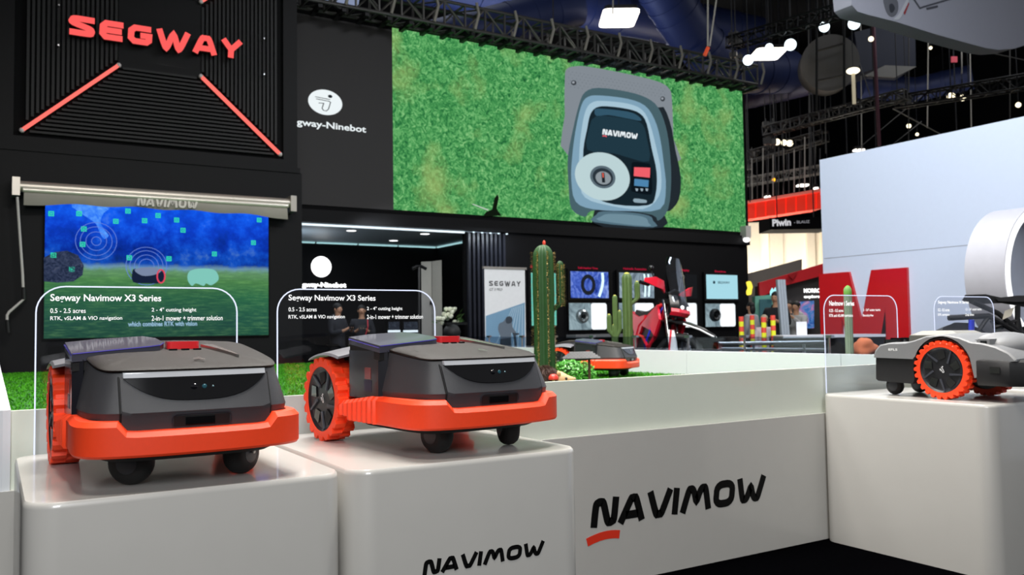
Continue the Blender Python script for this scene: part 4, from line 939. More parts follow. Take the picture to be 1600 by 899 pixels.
# upper shell: lofted across the width; wheel arches are real cut-outs in the flank outline
def flank(z0=.20):
    up = [(.385, .205), (.375, .235), (.345, .266), (.288, .277), (.20, .279), (.146, .290), (.08, .312), (-.016, .320), (-.092, .306), (-.15, .284), (-.213, .277), (-.27, .262), (-.33, .235), (-.36, .205)]
    return up
b = MB(); rings = []
for x, inset in ((-.212, .0), (-.205, .012), (-.12, .018), (0, .020), (.12, .018), (.205, .012), (.212, 0)):
    pts = flank(); dz = inset if abs(x) > .2 else inset
    hi = [(y_, z + (0.0 if abs(x) > .2 else (.006 if abs(x) < .1 else .004)) - (.006 if abs(x) == .212 else 0)) for y_, z in pts]
    arc = [(.155 * math.cos(t_), .155 + .155 * math.sin(t_)) for t_ in [math.radians(20 + 140 * k / 12) for k in range(13)]]
    low = [(-.36, .195)] + [(-.24, .19)] + [(-.20, .125), (-.165, .112)] + [(y_, z) for y_, z in arc[::-1]] + [(.16, .195), (.385, .198)]
    if abs(x) < .15: low = [(-.36, .195), (-.24, .19), (-.20, .185), (-.165, .185)] + [(y_, max(z, .19)) for y_, z in arc[::-1]] + [(.16, .195), (.385, .198)]
    rings.append([(x, y_ * (1 - .02 * (abs(x) > .21)), z) for y_, z in hi + low])
b.loft(rings); bmesh.ops.triangulate(b.bm, faces=[f for f in b.bm.faces if len(f.verts) > 4]); b.build('upper_shell', grey, gm, 28)
# black lower rear body
b = MB(); b.prism([(.378, .20), (.382, .085), (.37, .075), (.17, .068), (.16, .09), (.162, .155), (.152, .198)], 'x', -.198, .198); b.bevel(.008, 2); b.build('rear_body', blk, gm, 30)
b = MB(); b.prism([(.16, .09), (-.2, .09), (-.2, .20), (.16, .2)], 'x', -.14, .14); b.build('chassis', dark_m, gm)
# black front bumper, wraps round the nose
fo = [(-.215, -.175), (-.222, -.24), (-.215, -.33), (-.17, -.39), (0, -.41), (.17, -.39), (.215, -.33), (.222, -.24), (.215, -.175)]
b = MB(); b.loft([[(x * s, -.17 + (y_ + .17) * s, z) for x, y_ in fo] for z, s in ((.078, .96), (.10, 1), (.19, 1.0), (.202, .97))]); b.bevel(.005, 2, 40); b.build('front_bumper', blk, gm, 30)
b = MB().box(-.2245, -.2195, -.29, -.245, .138, .168); b.build('side_port', gloss_b, gm)
# raised centre cap and dark well
b = MB(); b.loft([[(x * k, y_, z) for x, y_ in ((-.12, y0), (.12, y0), (.12, y1), (-.12, y1))] for z, k, y0, y1 in ((.296, 1, -.04, .226), (.316, 1, -.04, .226), (.337, .8, .012, .174))]); b.bevel(.004, 2); b.build('top_cap', mat('cap_pale', '#87857f', .4), gm, 30)
b = MB().box(-.125, .125, -.045, .23, .285, .312); b.bevel(.003, 1); b.build('cap_skirt', mat('skirt_dark', '#55544f', .4), gm)
for y0, y1 in ((.24, .375), (-.20, -.05)):
    b = MB(); b.prism([(p_[0], p_[1]) for p_ in rrect(.30, y1 - y0, .03, 4, 0, (y0 + y1) / 2)], 'z', .270, .293); b.bevel(.004, 2); b.build('deck_panel', gloss_b, gm, 30)
for x in (-.09, 0, .09):
    b = MB().tube([(x, .26, .294), (x, .36, .294)], .007, 8); b.build('deck_rail', gloss_b, gm)
# nose hump with the camera block
b = MB(); b.ball((0, -.20, .258), (.17, .14, .072), 22, 12); b.build('nose_hump', grey, gm, 50)
b = MB(); b.loft([[(x, y_, z) for x, y_ in ((-.20, -.235), (-.14, -.235), (-.14, -.16 - k), (-.20, -.16 - k))] for z, k in ((.262, 0), (.298, .02))]); b.bevel(.004, 2); b.build('camera_block', grey, gm, 30)
b = MB().box(-.203, -.199, -.222, -.192, .268, .29); b.build('camera_window', gloss_b, gm)
text('EFLS', 'lettering', mat('label_white', '#e8e8e8', .5), gm, ((-.2125, .292, .236), (0, -1, 0), (0, 0, 1)), width=.052, height=.012, bold=.03)
for s in (-1, 1):
    big_wheel(gm, s * .186, 0, .145, .07, s, 26)
    b = MB(); r4 = [[(h_, r_ * math.cos(t_), .146 + r_ * math.sin(t_)) for t_ in [math.radians(15 + 150 * k / 20) for k in range(21)]] for r_, h_ in ((.15, s * .15), (.157, s * .15), (.157, s * .208), (.15, s * .208))]; b.loft(r4 + [r4[0]], False, False, False); b.build('arch_liner', dark_m, gm)
for x in (-.105, .11):
    t = caster(gm, x, .335, math.radians(4), .047, .045)
# ================================================================ GARDEN PIECES ON THE LAWN
LZ = .688
def spiny_cactus(label, loc, h, r, ribs, mm, spine_m, spines=True, cap=None, arms=()):
    t = thing('cactus', label, 'cactus', loc)
    def column(name, base, h_, r_, parent, bend=None):
        b = MB(); n = ribs * 6; rings = []; u0 = 1 - 1.2 * r_ / h_
        for u in [u0 * i / 14 for i in range(15)] + [u0 + (1 - u0) * math.sin(k_ * PI / 12) for k_ in range(1, 7)]:
            z = h_ * u; rr = r_ * (1 if u < u0 else math.sqrt(max(.0, 1 - ((u - u0) / (1 - u0)) ** 2)) * .93 + .07); rr *= 1 + .03 * math.sin(u * 11)
            off = bend(u) if bend else (0, 0)
            rings.append([(base[0] + off[0] + rr * (1 - .26 * (.5 - .5 * math.cos(ribs * 2 * PI * k / n))) * math.cos(2 * PI * k / n), base[1] + off[1] + rr * (1 - .26 * (.5 - .5 * math.cos(ribs * 2 * PI * k / n))) * math.sin(2 * PI * k / n), base[2] + z) for k in range(n)])
        b.loft(rings); return b.build(name, mm, parent, 60)
    tr = column('stem', (0, 0, 0), h, r, t)
    for (bx, by, bz, ah, ar, out) in arms:
        ob = column('arm', (bx, by, bz), ah, ar, t, (lambda u, o=out: (o[0] * min(1, u * 4), o[1] * min(1, u * 4))))
    if spines:
        vs, fs = [], []
        def sp_(base, h_, r_, cnt):
            for k in range(ribs):
                a = 2 * PI * k / ribs
                for j in range(cnt):
                    z = h_ * (j + .5) / cnt
                    for q in range(6):
                        aa = a + random.uniform(-.5, .5); el = random.uniform(-.5, .6); ln = random.uniform(.014, .034)
                        p0 = Vector((base[0] + r_ * .97 * math.cos(a), base[1] + r_ * .97 * math.sin(a), base[2] + z)); d = Vector((math.cos(aa) * math.cos(el), math.sin(aa) * math.cos(el), math.sin(el)))
                        s_ = Vector((-math.sin(aa), math.cos(aa), 0)) * .0035; i = len(vs); vs.extend([p0 - s_, p0 + s_, p0 + d * ln]); fs.append((i, i + 1, i + 2))
        sp_((0, 0, 0), h * .95, r, int(h / .014))
        for (bx, by, bz, ah, ar, out) in arms: sp_((bx + out[0], by + out[1], bz + ah * .2), ah * .74, ar * .8, int(ah / .018))
        me = bpy.data.meshes.new('spines'); me.from_pydata([tuple(v) for v in vs], [], fs); o_ = new_obj('spines', me, spine_m, t); o_['kind'] = 'stuff'
    if cap: b = MB().ball((.01, 0, h + .012), (.012, .012, .022), 8, 6); b.build('flower_bud', mat('bud_red', '#d8402c', .5), t)
    return t
cg = mat('cactus_green', '#1c4418', .6, var=.25, nscale=20); spm = mat('spines_tan', '#c4a96e', .7)
cb = P(852, 598, d=6.3)
spiny_cactus('tall dark green spiny cactus with a red bud on the lawn', (cb.x, cb.y, LZ), 1.10, .080, 7, cg, spm, True, True, arms=[(.0, 0, .56, .42, .026, (.115, -.05))])
# hedgehog
hp_ = P(858, 598, d=5.7); hz = LZ
hg = thing('hedgehog_ornament', 'tan faced hedgehog ornament with a red toadstool behind the platform rim', 'ornament', (hp_.x, hp_.y, hz), math.radians(-31)); hg.scale = (1.25, 1.25, 1.2)
b = MB().ball((-.015, 0, .11), (.085, .065, .075), 20, 12)
for v in b.bm.verts: v.co += v.co.normalized() * random.uniform(-.002, .004)
b.build('spiny_back', mat('hog_brown', '#43302a', .9, var=.5, nscale=60, bump=1.0), hg)
vs, fs = [], []
for i in range(1400):
    a, e = random.uniform(0, 2 * PI), random.uniform(-.3, 1.5); d = Vector((math.cos(a) * math.cos(e), math.sin(a) * math.cos(e), math.sin(e)))
    if d.x > .75: continue
    p0 = Vector((-.015 + d.x * .083, d.y * .064, .11 + d.z * .074)); s_ = d.cross(Vector((0, 0, 1))).normalized() * .0018; tip = p0 + d * .016 + Vector((-.006, 0, 0)); k = len(vs); vs += [p0 - s_, p0 + s_, tip]; fs.append((k, k + 1, k + 2))
me = bpy.data.meshes.new('quills'); me.from_pydata([tuple(v) for v in vs], [], fs); o_ = new_obj('quills', me, mat('quill', '#5a4238', .8, var=.3), hg); o_['kind'] = 'stuff'
tan = mat('hog_tan', '#cfa377', .6, var=.08, nscale=30)
b = MB(); b.loft([[(x, r_ * math.cos(2 * PI * k / 14), z + r_ * 1.05 * math.sin(2 * PI * k / 14)) for k in range(14)] for x, r_, z in ((.03, .03, .115), (.045, .047, .115), (.07, .046, .112), (.095, .034, .108), (.118, .02, .112), (.130, .014, .115), (.134, .006, .115))]); b.build('head', tan, hg, 60)
b = MB().ball((.135, 0, .118), .009, 8, 6); b.build('nose', mat('hog_nose', '#d8a888', .5), hg, 60)
for s in (-1, 1):
    b = MB().ball((.088, s * .033, .122), (.009, .006, .009), 8, 6); b.build('eye', mat('eye_dark2', '#241812', .15), hg, 60)
    b = MB().ball((.05, s * .04, .15), (.012, .006, .014), 8, 6); b.build('ear', tan, hg, 60)
    b = MB().tube([(.03, s * .045, .09), (.06, s * .06, .06), (.085, s * .05, .055)], [.016, .013, .010], 8); b.build('arm', tan, hg, 60)
    b = MB().ball((.04, s * .04, .015), (.035, .022, .018), 10, 6); b.build('foot', tan, hg, 60)
b = MB().ball((.0, 0, .05), (.06, .055, .052), 14, 8); b.build('belly', tan, hg, 60)
b = MB().lathe([(0, .052), (.012, .05), (.022, .042), (.027, .028), (.026, .02), (.008, .018), (0, .018)], 16, 'z', (.02, -.075, .10)); b.build('toadstool_cap', mat('toad_red', '#d83a2c', .4, var=.4, nscale=60), hg, 50)
b = MB().lathe([(.0, .0), (.009, 0), (.007, .025), (0, .025)], 10, 'z', (.02, -.075, .095)); b.build('toadstool_stem', mat('toad_cream', '#e8c898', .6), hg, 50)
# clipped bush with leaves
bp_ = P(895, 598, d=6.6)
bs = thing('boxwood_ball', 'small round glossy green bush between the hedgehog and the lantern post', 'bush', (bp_.x, bp_.y, LZ)); bs.scale = (1.5, 1.5, 1.1)
b = MB().ball((0, 0, .10), (.10, .10, .095), 14, 8); b.build('core', mat('bush_core', '#123010', .9), bs, 60)
vs, fs = [], []
for i in range(3600):
    a, e = random.uniform(0, 2 * PI), math.asin(random.uniform(-.9, 1)); d = Vector((math.cos(a) * math.cos(e), math.sin(a) * math.cos(e), math.sin(e))); rr = random.uniform(.09, .125)
    p0 = Vector((0, 0, .10)) + d * rr; t1 = Vector((random.gauss(0, 1), random.gauss(0, 1), random.gauss(0, 1))).normalized(); t2 = t1.cross(d + t1 * .2).normalized(); k = len(vs); l_ = .010
    if p0.z < .004: continue
    vs += [p0 - t1 * l_, p0 + t2 * l_ * .5, p0 + t1 * l_, p0 - t2 * l_ * .5]; fs.append((k, k + 1, k + 2, k + 3))
me = bpy.data.meshes.new('leaves'); me.from_pydata([tuple(v) for v in vs], [], fs); o_ = new_obj('leaves', me, mat('bush_leaf', '#57a83a', .35, var=.5, nscale=30), bs); o_['kind'] = 'stuff'
# little tuft left of the cactus
tp = P(833, 598, d=6.4); vs, fs = [], []
for i in range(420):
    a, e = random.uniform(0, 2 * PI), random.uniform(0, 1.5); rr = random.uniform(.02, .09); p0 = Vector((rr * math.cos(a) * math.cos(e), rr * math.sin(a) * math.cos(e), .01 + rr * 1.3 * math.sin(e))); t1 = Vector((random.gauss(0, 1), random.gauss(0, 1), random.gauss(0, 1))).normalized(); t2 = t1.orthogonal().normalized(); k = len(vs)
    vs += [p0 - t1 * .012, p0 + t2 * .005, p0 + t1 * .012, p0 - t2 * .005]; fs.append((k, k + 1, k + 2, k + 3))
me = bpy.data.meshes.new('grass_tuft'); me.from_pydata([tuple(v) for v in vs], [], fs); o_ = new_obj('leafy_tuft', me, mat('bush_leaf', '#3d8a2c', .35)); o_.location = (tp.x, tp.y, LZ); tag(o_, 'small leafy green tuft left of the tall spiny cactus', 'plant', kind='stuff')
# solar lantern with a shingled roof on a post
lt_ = P(921, 590, d=6.2)
ln = thing('garden_lantern', 'grey shingle-roofed lantern on a brown post beside the round bush', 'lantern', (lt_.x, lt_.y, LZ), math.radians(-31))
zr = P(905, 562, d=6.1).z - LZ
b = MB().box(-.009, .009, -.009, .009, 0, zr); b.build('post', mat('post_brown', '#5a3320', .6), ln)
rings = [[(-.06 + sx * w_, sy * d_, zr + z) for sx, sy in ((-1, -1), (1, -1), (1, 1), (-1, 1))] for z, w_, d_ in ((.0, .135, .085), (.006, .135, .085), (.052, .070, .045))]
b = MB(); b.loft(rings); b.build('roof', mat('shingle_dark', '#3a3a3c', .7), ln)
for row in range(4):
    u = row / 4
    for col in range(10 - row):
        w_ = .135 - (.065) * u; d_ = .085 - .04 * u; x0_ = -.06 - w_ + 2 * w_ * col / (10 - row); x1_ = x0_ + 2 * w_ / (10 - row) * .9; z_ = zr + .007 + .045 * u
        b = MB(); b.loft([[(x0_, -d_ - .004, z_), (x1_, -d_ - .004, z_), (x1_, -d_ + .006, z_ + .011), (x0_, -d_ + .006, z_ + .011)], [(x0_, -d_ - .001, z_ + .003), (x1_, -d_ - .001, z_ + .003), (x1_, -d_ + .008, z_ + .013), (x0_, -d_ + .008, z_ + .013)]]); b.build('shingle', mat('shingle', '#4c4c4e', .6, var=.2), ln)
b = MB().box(-.10, -.02, -.03, .03, zr - .012, zr); b.build('lamp_plate', mat('post_brown', '#5a3320', .6), ln)
for i in range(4):
    b = MB().box(-.045 + .0 * i, -.041, -.022, -.018, zr - .07, zr - .01) if i == 0 else MB().box(-.045 + i * .008, -.043 + i * .008, -.022, -.018, zr - .07, zr - .01); b.build('lattice_bar', mat('lattice_rust', '#8a3a24', .6), ln)
# ================================================================ MOTORCYCLE AND CACTI BEHIND THE RIM
steel = mat('steel', '#b8b8ba', .3, 1.0)
bk_f = P(1038, 569, d=10.2); HB = math.radians(247)
PZ = .32
fwd = Vector((math.cos(HB), math.sin(HB), 0))
root = Vector((bk_f.x, bk_f.y, 0)) - fwd * 1.30 * 1.13
pod = thing('bike_podium', 'low black podium under the red motorcycle', 'podium', (root.x + fwd.x * .65, root.y + fwd.y * .65, 0), HB)
MB().box(-1.2, 1.15, -.42, .42, 0, PZ).bevel(.01, 1).build('body', black, pod)
bike = thing('motorcycle', 'red and black off-road motorcycle with a tall clear windshield on a podium', 'motorcycle', (root.x, root.y, PZ + .02), HB); bike.rotation_euler = (math.radians(-10), 0, HB); bike.scale = (1.13, 1.13, 1.13)
redp = mat('bike_red', '#e01c34', .3, coat=.5); blkp = mat('bike_black', '#0e0e10', .35); chrome = mat('bike_chrome', '#cfcfd2', .15, 1)
SA = math.radians(36)
def stv(p):
    x, y, z = p; dx, dy = x - 1.12, y; c, s = math.cos(SA), math.sin(SA); return (1.12 + dx * c - dy * s, dx * s + dy * c, z)
def bw(cx, cy, ang, nm):
    b = MB(); R_ = .335; n = 40; rings = []
    for k in range(n):
        a = 2 * PI * k / n; knob = .012 if k % 2 else 0
        rings.append([(( R_ - .04 + (.042 + (knob if abs(q) < 2.2 else 0)) * math.cos(q)) * math.cos(a), .045 * math.sin(q), (R_ - .04 + (.042 + (knob if math.cos(q) > 0 else 0)) * math.cos(q)) * math.sin(a)) for q in [2 * PI * j / 10 for j in range(10)]])
    b.loft(rings + [rings[0]], False, False); bmesh.ops.remove_doubles(b.bm, verts=list(b.bm.verts), dist=1e-5)
    t = b.build('wheel', mat('bike_tyre', '#151515', .7), bike, 40); t.location = (cx, cy, .345); t.rotation_euler = (0, 0, ang)
    q = MB(); q.lathe([(.262, -.02), (.275, -.022), (.275, .022), (.262, .02), (.255, 0)], 40, 'y')
    q = MB(); prf = [(.255, -.018), (.272, -.02), (.272, .02), (.255, .018)]
    rr = [[(r_ * math.cos(2 * PI * k / 40), h_, r_ * math.sin(2 * PI * k / 40)) for k in range(40)] for r_, h_ in prf]; q.loft(rr + [rr[0]], False, False); q.build('rim', blkp, t)
    q = MB().lathe([(0, -.05), (.035, -.05), (.028, 0), (.035, .05), (0, .05)], 16, 'y'); q.build('hub', chrome, t)
    for k in range(24):
        a = 2 * PI * k / 24; a2 = a + (.25 if k % 2 else -.25); s_ = .03 if k % 2 else -.03
        q = MB().tube([(.03 * math.cos(a), s_, .03 * math.sin(a)), (.262 * math.cos(a2), 0, .262 * math.sin(a2))], .0028, 4); q.build('spoke', chrome, t)
    q = MB().lathe([(0.03, .045), (.12, .045), (.12, .05), (.03, .05)], 24, 'y'); q.build('brake_disc', steel, t)
    return t
bw(0, 0, 0, 'rear'); fw = stv((1.30, 0, 0)); bw(fw[0], fw[1], SA, 'front')
for s in (-1, 1):
    MB().tube([stv((1.30, s * .085, .34)), stv((1.20, s * .09, .62))], .033, 10).build('fork_leg', blkp, bike, 40)
    MB().tube([stv((1.20, s * .09, .60)), stv((1.06, s * .09, 1.02))], .024, 10).build('fork_tube', chrome, bike, 40)
    b = MB(); b.loft([[stv((x, s * .13 + o_, z)) for x, o_ in ((x0 - w_, -.012), (x0 + w_, -.012), (x0 + w_, .012), (x0 - w_, .012))] for x0, w_, z in ((1.34, .035, .30), (1.33, .045, .42), (1.27, .045, .60), (1.24, .03, .70))]); b.build('fork_guard', mat('guard_white', '#e8e8ea', .4), bike, 40)
    MB().tube([stv((1.27, s * .14, .31)), stv((1.25, s * .15, .70))], .010, 6).build('guard_edge', redp, bike)
b = MB(); b.loft([[stv((x, y, z)) for x, y in ((1.0, -.11), (1.15, -.11), (1.15, .11), (1.0, .11))] for z in (.98, 1.03)]); b.build('triple_clamp', blkp, bike)
# frame, motor, battery, seat
b = MB(); b.prism([(.42, .38), (.80, .36), (.98, .60), (.98, .86), (.62, .86), (.42, .70)], 'y', -.11, .11); b.bevel(.02, 2); b.build('battery_box', blkp, bike, 30)
for s in (-1, 1):
    MB().tube([(.30, s * .12, .42), (.42, s * .12, .74), (.95, s * .10, .95), (1.05, s * .05, .98)], .026, 8).build('frame_tube', redp, bike, 40)
    MB().tube([(.30, s * .12, .42), (.70, s * .13, .33), (.98, s * .10, .62), (1.05, s * .05, .95)], .024, 8).build('frame_tube', redp, bike, 40)
    MB().tube([(0, s * .09, .34), (.40, s * .10, .42)], .03, 8).build('swing_arm', redp, bike, 40)
    b = MB(); b.prism([(.55, .74), (1.05, .96), (1.20, .80), (1.10, .62), (.95, .68), (.80, .70)], 'y', s * .13, s * .155); b.bevel(.006, 2); b.build('tank_shroud', redp, bike, 30)
    b = MB(); b.prism([(-.10, .92), (.35, .84), (.58, .86), (.50, .66), (.30, .52), (.25, .66)], 'y', s * .11, s * .135); b.bevel(.006, 2); b.build('side_panel', redp, bike, 30)
    MB().tube([(.55, s * .16, .62), (.75, s * .17, .60), (.95, s * .16, .50)], .018, 6).build('crash_bar', redp, bike, 40)
    MB().tube([(.45, s * .12, .36), (.47, s * .24, .36)], .014, 6).build('foot_peg', steel, bike)
    # hand guards and grips
    MB().tube([stv((1.02, s * .02, 1.10)), stv((1.00, s * .16, 1.16)), stv((.96, s * .40, 1.16))], .014, 8).build('handlebar', blkp, bike, 40)
    b = MB(); b.loft([[stv((x, s * y, z + dz)) for dz in (-w_, w_)] + [stv((x + .015, s * y, z + dz)) for dz in (w_, -w_)] for x, y, z, w_ in ((1.08, .14, 1.10, .018), (1.12, .24, 1.16, .045), (1.09, .34, 1.18, .05), (1.02, .43, 1.18, .02))]); b.build('hand_guard', redp, bike, 40)
    MB().tube([stv((.97, s * .28, 1.15)), stv((.955, s * .41, 1.155))], .021, 10).build('grip', blkp, bike, 40)
    MB().tube([stv((1.02, s * .22, 1.17)), stv((.98, s * .28, 1.30))], .007, 6).build('mirror_stem', blkp, bike)
    b = MB().ball(stv((.98, s * .29, 1.33)), (.03, .03, .03), 10, 6); b.build('mirror', blkp, bike, 40)
b = MB(); rings = []
for x, w_, z0, z1 in ((-.12, .05, .90, .95), (.05, .09, .88, .94), (.30, .11, .84, .90), (.55, .10, .84, .92), (.72, .07, .90, .98), (.82, .05, .94, 1.0)): rings.append([(x, -w_, z0), (x, w_, z0), (x, w_ * .8, z1), (x, -w_ * .8, z1)])
b.loft(rings); b.bevel(.01, 2); b.build('seat', mat('seat_black', '#121214', .8), bike, 40)
b = MB(); b.loft([[(x, -w_, z), (x, w_, z), (x, w_, z + .01), (x, -w_, z + .01)] for x, w_, z in ((.1, .07, .86), (-.2, .08, .92), (-.42, .06, .90), (-.5, .03, .86))]); b.build('rear_fender', redp, bike)
b = MB(); pts = []
for k in range(61): a = k * .9; pts.append((.33 + .035 * math.cos(a), .035 * math.sin(a), .46 + .0042 * k))
b.tube(pts, .009, 5); b.build('shock_spring', redp, bike, 40)
MB().tube([(.33, 0, .44), (.33, 0, .74)], .016, 8).build('shock_body', chrome, bike)
MB().tube([stv((1.08, -.1, .95)), (.95, -.14, .75), (.85, -.16, .52), (.8, -.12, .42)], .012, 6).build('cable', mat('cable_blue', '#2236c8', .4), bike)
b = MB(); rings = []
for x, w_, z in ((1.02, .09, .78), (1.20, .11, .80), (1.38, .10, .78), (1.55, .07, .74), (1.70, .02, .68)): rings.append([stv((x, -w_, z)), stv((x, 0, z + .03)), stv((x, w_, z)), stv((x, w_, z - .012)), stv((x, 0, z + .016)), stv((x, -w_, z - .012))])
b.loft(rings); b.build('front_fender', blkp, bike, 40)
for s in (-1, 1): MB().tube([stv((1.36, s * .10, .78)), stv((1.55, s * .075, .742)), stv((1.70, s * .02, .685))], .009, 6).build('fender_edge', mat('guard_white', '#e8e8ea', .4), bike)
b = MB(); b.loft([[stv((x0, y * w_, z)) for x0, y in ((x - .05, -1), (x + .04, -.7), (x + .06, 0), (x + .04, .7), (x - .05, 1))] for x, w_, z in ((1.20, .09, .84), (1.24, .13, .92), (1.22, .13, 1.0), (1.16, .09, 1.08))]); b.build('headlight_cowl', blkp, bike, 40)
b = MB(); b.loft([[stv((x0, y * w_, z)) for x0, y in ((x - .03, -1), (x + .045, -.7), (x + .07, 0), (x + .045, .7), (x - .03, 1))] for x, w_, z in ((1.22, .13, .86), (1.245, .145, .90), (1.235, .14, .935))]); b.build('cowl_trim', redp, bike, 40)
for s in (-1, 1): b = MB().ball(stv((1.28, s * .05, .955)), (.022, .022, .022), 10, 6); b.build('headlight', mat('lens_bright', '#f4f6f8', .1, emit='#ffffff', es=1.2), bike, 40)
b = MB(); rings = []
for z, x, w_ in ((1.00, 1.27, .11), (1.12, 1.22, .145), (1.28, 1.16, .155), (1.43, 1.11, .135), (1.49, 1.095, .10)):
    r1 = [stv((x - .09 + .09 * math.cos(q), w_ * math.sin(q) / math.sin(1.25), z)) for q in [-1.25 + 2.5 * k / 10 for k in range(11)]]
    r2 = [stv((x - .094 + .09 * math.cos(q), w_ * .98 * math.sin(q) / math.sin(1.25), z)) for q in [1.25 - 2.5 * k / 10 for k in range(11)]]
    rings.append(r1 + r2)
b.loft(rings); b.build('windshield', clear('shield', gloss=.08, trans_col='#d8dce2'), bike, 40)
# pale cacti beyond the rim
cact2 = mat('cactus_pale', '#4c6430', .6, var=.2, nscale=14); 
def smooth_cactus(label, px, top, base_y, dd, r_px, arms=(), group=None, stem_mat=cact2, tip='#c9c25a', cap=.55):
    q_ = P(px, base_y, d=dd); zt_ = P(px, top, d=dd).z; r_ = r_px * dd / F
    t = thing('cactus', label, 'cactus', (q_.x, q_.y, 0), group=group)
    def col(name, x, y, z0, z1, r, bendx=0):
        b = MB(); n = 44; rings = []
        u0 = 1 - 1.2 * r / (z1 - z0)
        for u in [u0 * i / 12 for i in range(13)] + [u0 + (1 - u0) * math.sin(k_ * PI / 12) for k_ in range(1, 7)]:
            rr = r * (1 if u < u0 else max(.12, math.sqrt(max(0, 1 - ((u - u0) / (1 - u0)) ** 2))))
            bx = bendx * min(1, u * 3)
            rings.append([(x + bx * .855 + rr * (1 - .14 * abs(math.sin(5.5 * 2 * PI * k / n))) * math.cos(2 * PI * k / n), y - bx * .52 + rr * (1 - .14 * abs(math.sin(5.5 * 2 * PI * k / n))) * math.sin(2 * PI * k / n), z0 + (z1 - z0) * u) for k in range(n)])
        b.loft(rings); o_ = b.build(name, stem_mat, t, 60)
        b = MB().ball((x + bendx * .855, y - bendx * .52, z1 - r * (.2 + (cap > .9) * 1.5)), (r * cap * (1 + .06 * (cap > .9)), r * cap * (1 + .06 * (cap > .9)), r * (.3 + (cap > .9) * 1.6)), 10, 6); b.build('tip', mat('cactus_tip' + tip, tip, .8), t, 60)
    col('stem', 0, 0, 0, zt_, r_)
    for (pxa, topa, basea, ra) in arms:
        o_ = (pxa - px) * dd / F; z0, z1 = P(pxa, basea, d=dd).z, P(pxa, topa, d=dd).z
        col('arm', 0, 0, z0, z1, ra * dd / F, o_)
smooth_cactus('thick ribbed pale green cactus with a side arm behind the motorcycle seat', 982, 426, 560, 10.6, 8, [(998, 439, 480, 4.5)], 'ribbed cacti behind the platform')
smooth_cactus('slim branching green cactus just left of the thick ribbed one', 962.5, 461, 560, 10.2, 4, [(953, 491, 530, 4), (969.5, 485, 530, 3.6), (960, 507, 545, 3.8)], 'ribbed cacti behind the platform')
# glass barrier beyond the rim
gf = thing('glass_barrier', 'low clear glass barrier with small steel posts behind the white rim', 'barrier', (6.15, 8, 0))
ys = [4.9, 5.87, 6.645, 7.5, 8.3, 9.104, 9.9, 10.8, 11.8, 12.8]
for y0, y1 in zip(ys, ys[1:]):
    rel(gf, MB().box(6.145, 6.155, y0 + .03, y1 - .03, .15, 1.06)).build('pane', clear('barrier_glass', gloss=.10, trans_col='#dfe6ec'), gf)
for y0 in ys:
    rel(gf, MB().tube([(6.15, y0, 0), (6.15, y0, 1.06)], .011, 8)).build('post', steel, gf); rel(gf, MB().box(6.13, 6.17, y0 - .04, y0 + .04, 1.05, 1.075).bevel(.004, 1)).build('clamp', steel, gf)
# flowers in the dark room, tripod stand
vp = P(705, 560, d=14.5); vb = thing('flower_vase', 'white roses in a tall vase beside the pale folding panel', 'flower arrangement', (vp.x, 15.95, 0))
k_ = 15.95 / vp.y; vb.location.x = vp.x * k_; zc_ = P(705, 495, y=15.95).z
MB().box(-.2, .2, -.2, .2, 0, .95).bevel(.01, 1).build('stand', black2, vb)
MB().lathe([(0, .95), (.07, .95), (.09, 1.05), (.08, 1.22), (.1, 1.28), (.08, 1.28), (0, 1.2)], 18).build('vase', mat('vase_green', '#2c4428', .2), vb, 40)
for i in range(46):
    a, e = random.uniform(0, 2 * PI), random.uniform(.1, 1.5); d_ = Vector((math.cos(a) * math.cos(e), math.sin(a) * math.cos(e), math.sin(e)))
    p1 = Vector((0, 0, 1.28)) + d_ * random.uniform(.18, .34)
    if i < 22:
        b = MB(); b.ball(p1, .048, 8, 5); b.ball(p1 + Vector((.012, -.02, .012)), .036, 8, 5); b.ball(p1 + Vector((-.014, -.014, .016)), .03, 8, 5); b.build('rose', mat('rose_white', '#e8ead2', .7, var=.15, nscale=40), vb, 50)
    else:
        u_ = d_.orthogonal().normalized() * .03; b = MB(); b.poly([p1 - u_ * 1.0, p1 + d_ * .09, p1 + u_, p1 - d_ * .05]); b.solid((0, 0, .002)); b.build('leaf', mat('leaf_green', '#3b5c26', .6), vb)
kp = P(655, 418, y=16.4); ks = thing('kick_scooter', 'dark scooter with upright handlebar left of the pale folding panel', 'scooter', (kp.x, 16.4, 0))
MB().tube([(-.02, 0, .25), (0, 0, kp.z)], .03, 8).build('stem', blkp, ks); MB().tube([(-.16, 0, kp.z - .03), (-.05, 0, kp.z + .02), (.05, 0, kp.z + .02), (.16, 0, kp.z - .03)], .035, 8).build('handlebar', blkp, ks, 40)
MB().box(-.1, .1, -.1, .9, .12, .19).bevel(.02, 2).build('deck', blkp, ks)
for y_ in (-.12, .95): MB().lathe([(0, -.035), (.09, -.035), (.125, -.02), (.125, .02), (.09, .035), (0, .035)], 20, 'x', (0, y_, .125)).build('wheel', mat('bike_tyre', '#151515', .7), ks, 40)
tp_ = P(715, 540, y=14.6); st2 = thing('folded_stool', 'dark padded stool with an angled leg in front of the vase', 'stool', (tp_.x, 14.6, 0))
b = MB().ball((-.12, 0, 1.12), (.17, .17, .16), 16, 8); b.build('cushion', mat('cushion_black', '#18181b', .6), st2, 50)
MB().tube([(-.02, 0, 1.3), (-.14, 0, .6), (-.22, 0, 0)], .035, 8).build('leg', blkp, st2); MB().tube([(-.1, .02, 1.0), (.1, .02, 0)], .035, 8).build('leg', blkp, st2); MB().box(-.25, .2, -.05, .05, 1.26, 1.31).bevel(.01, 1).build('arm_rest', blkp, st2)
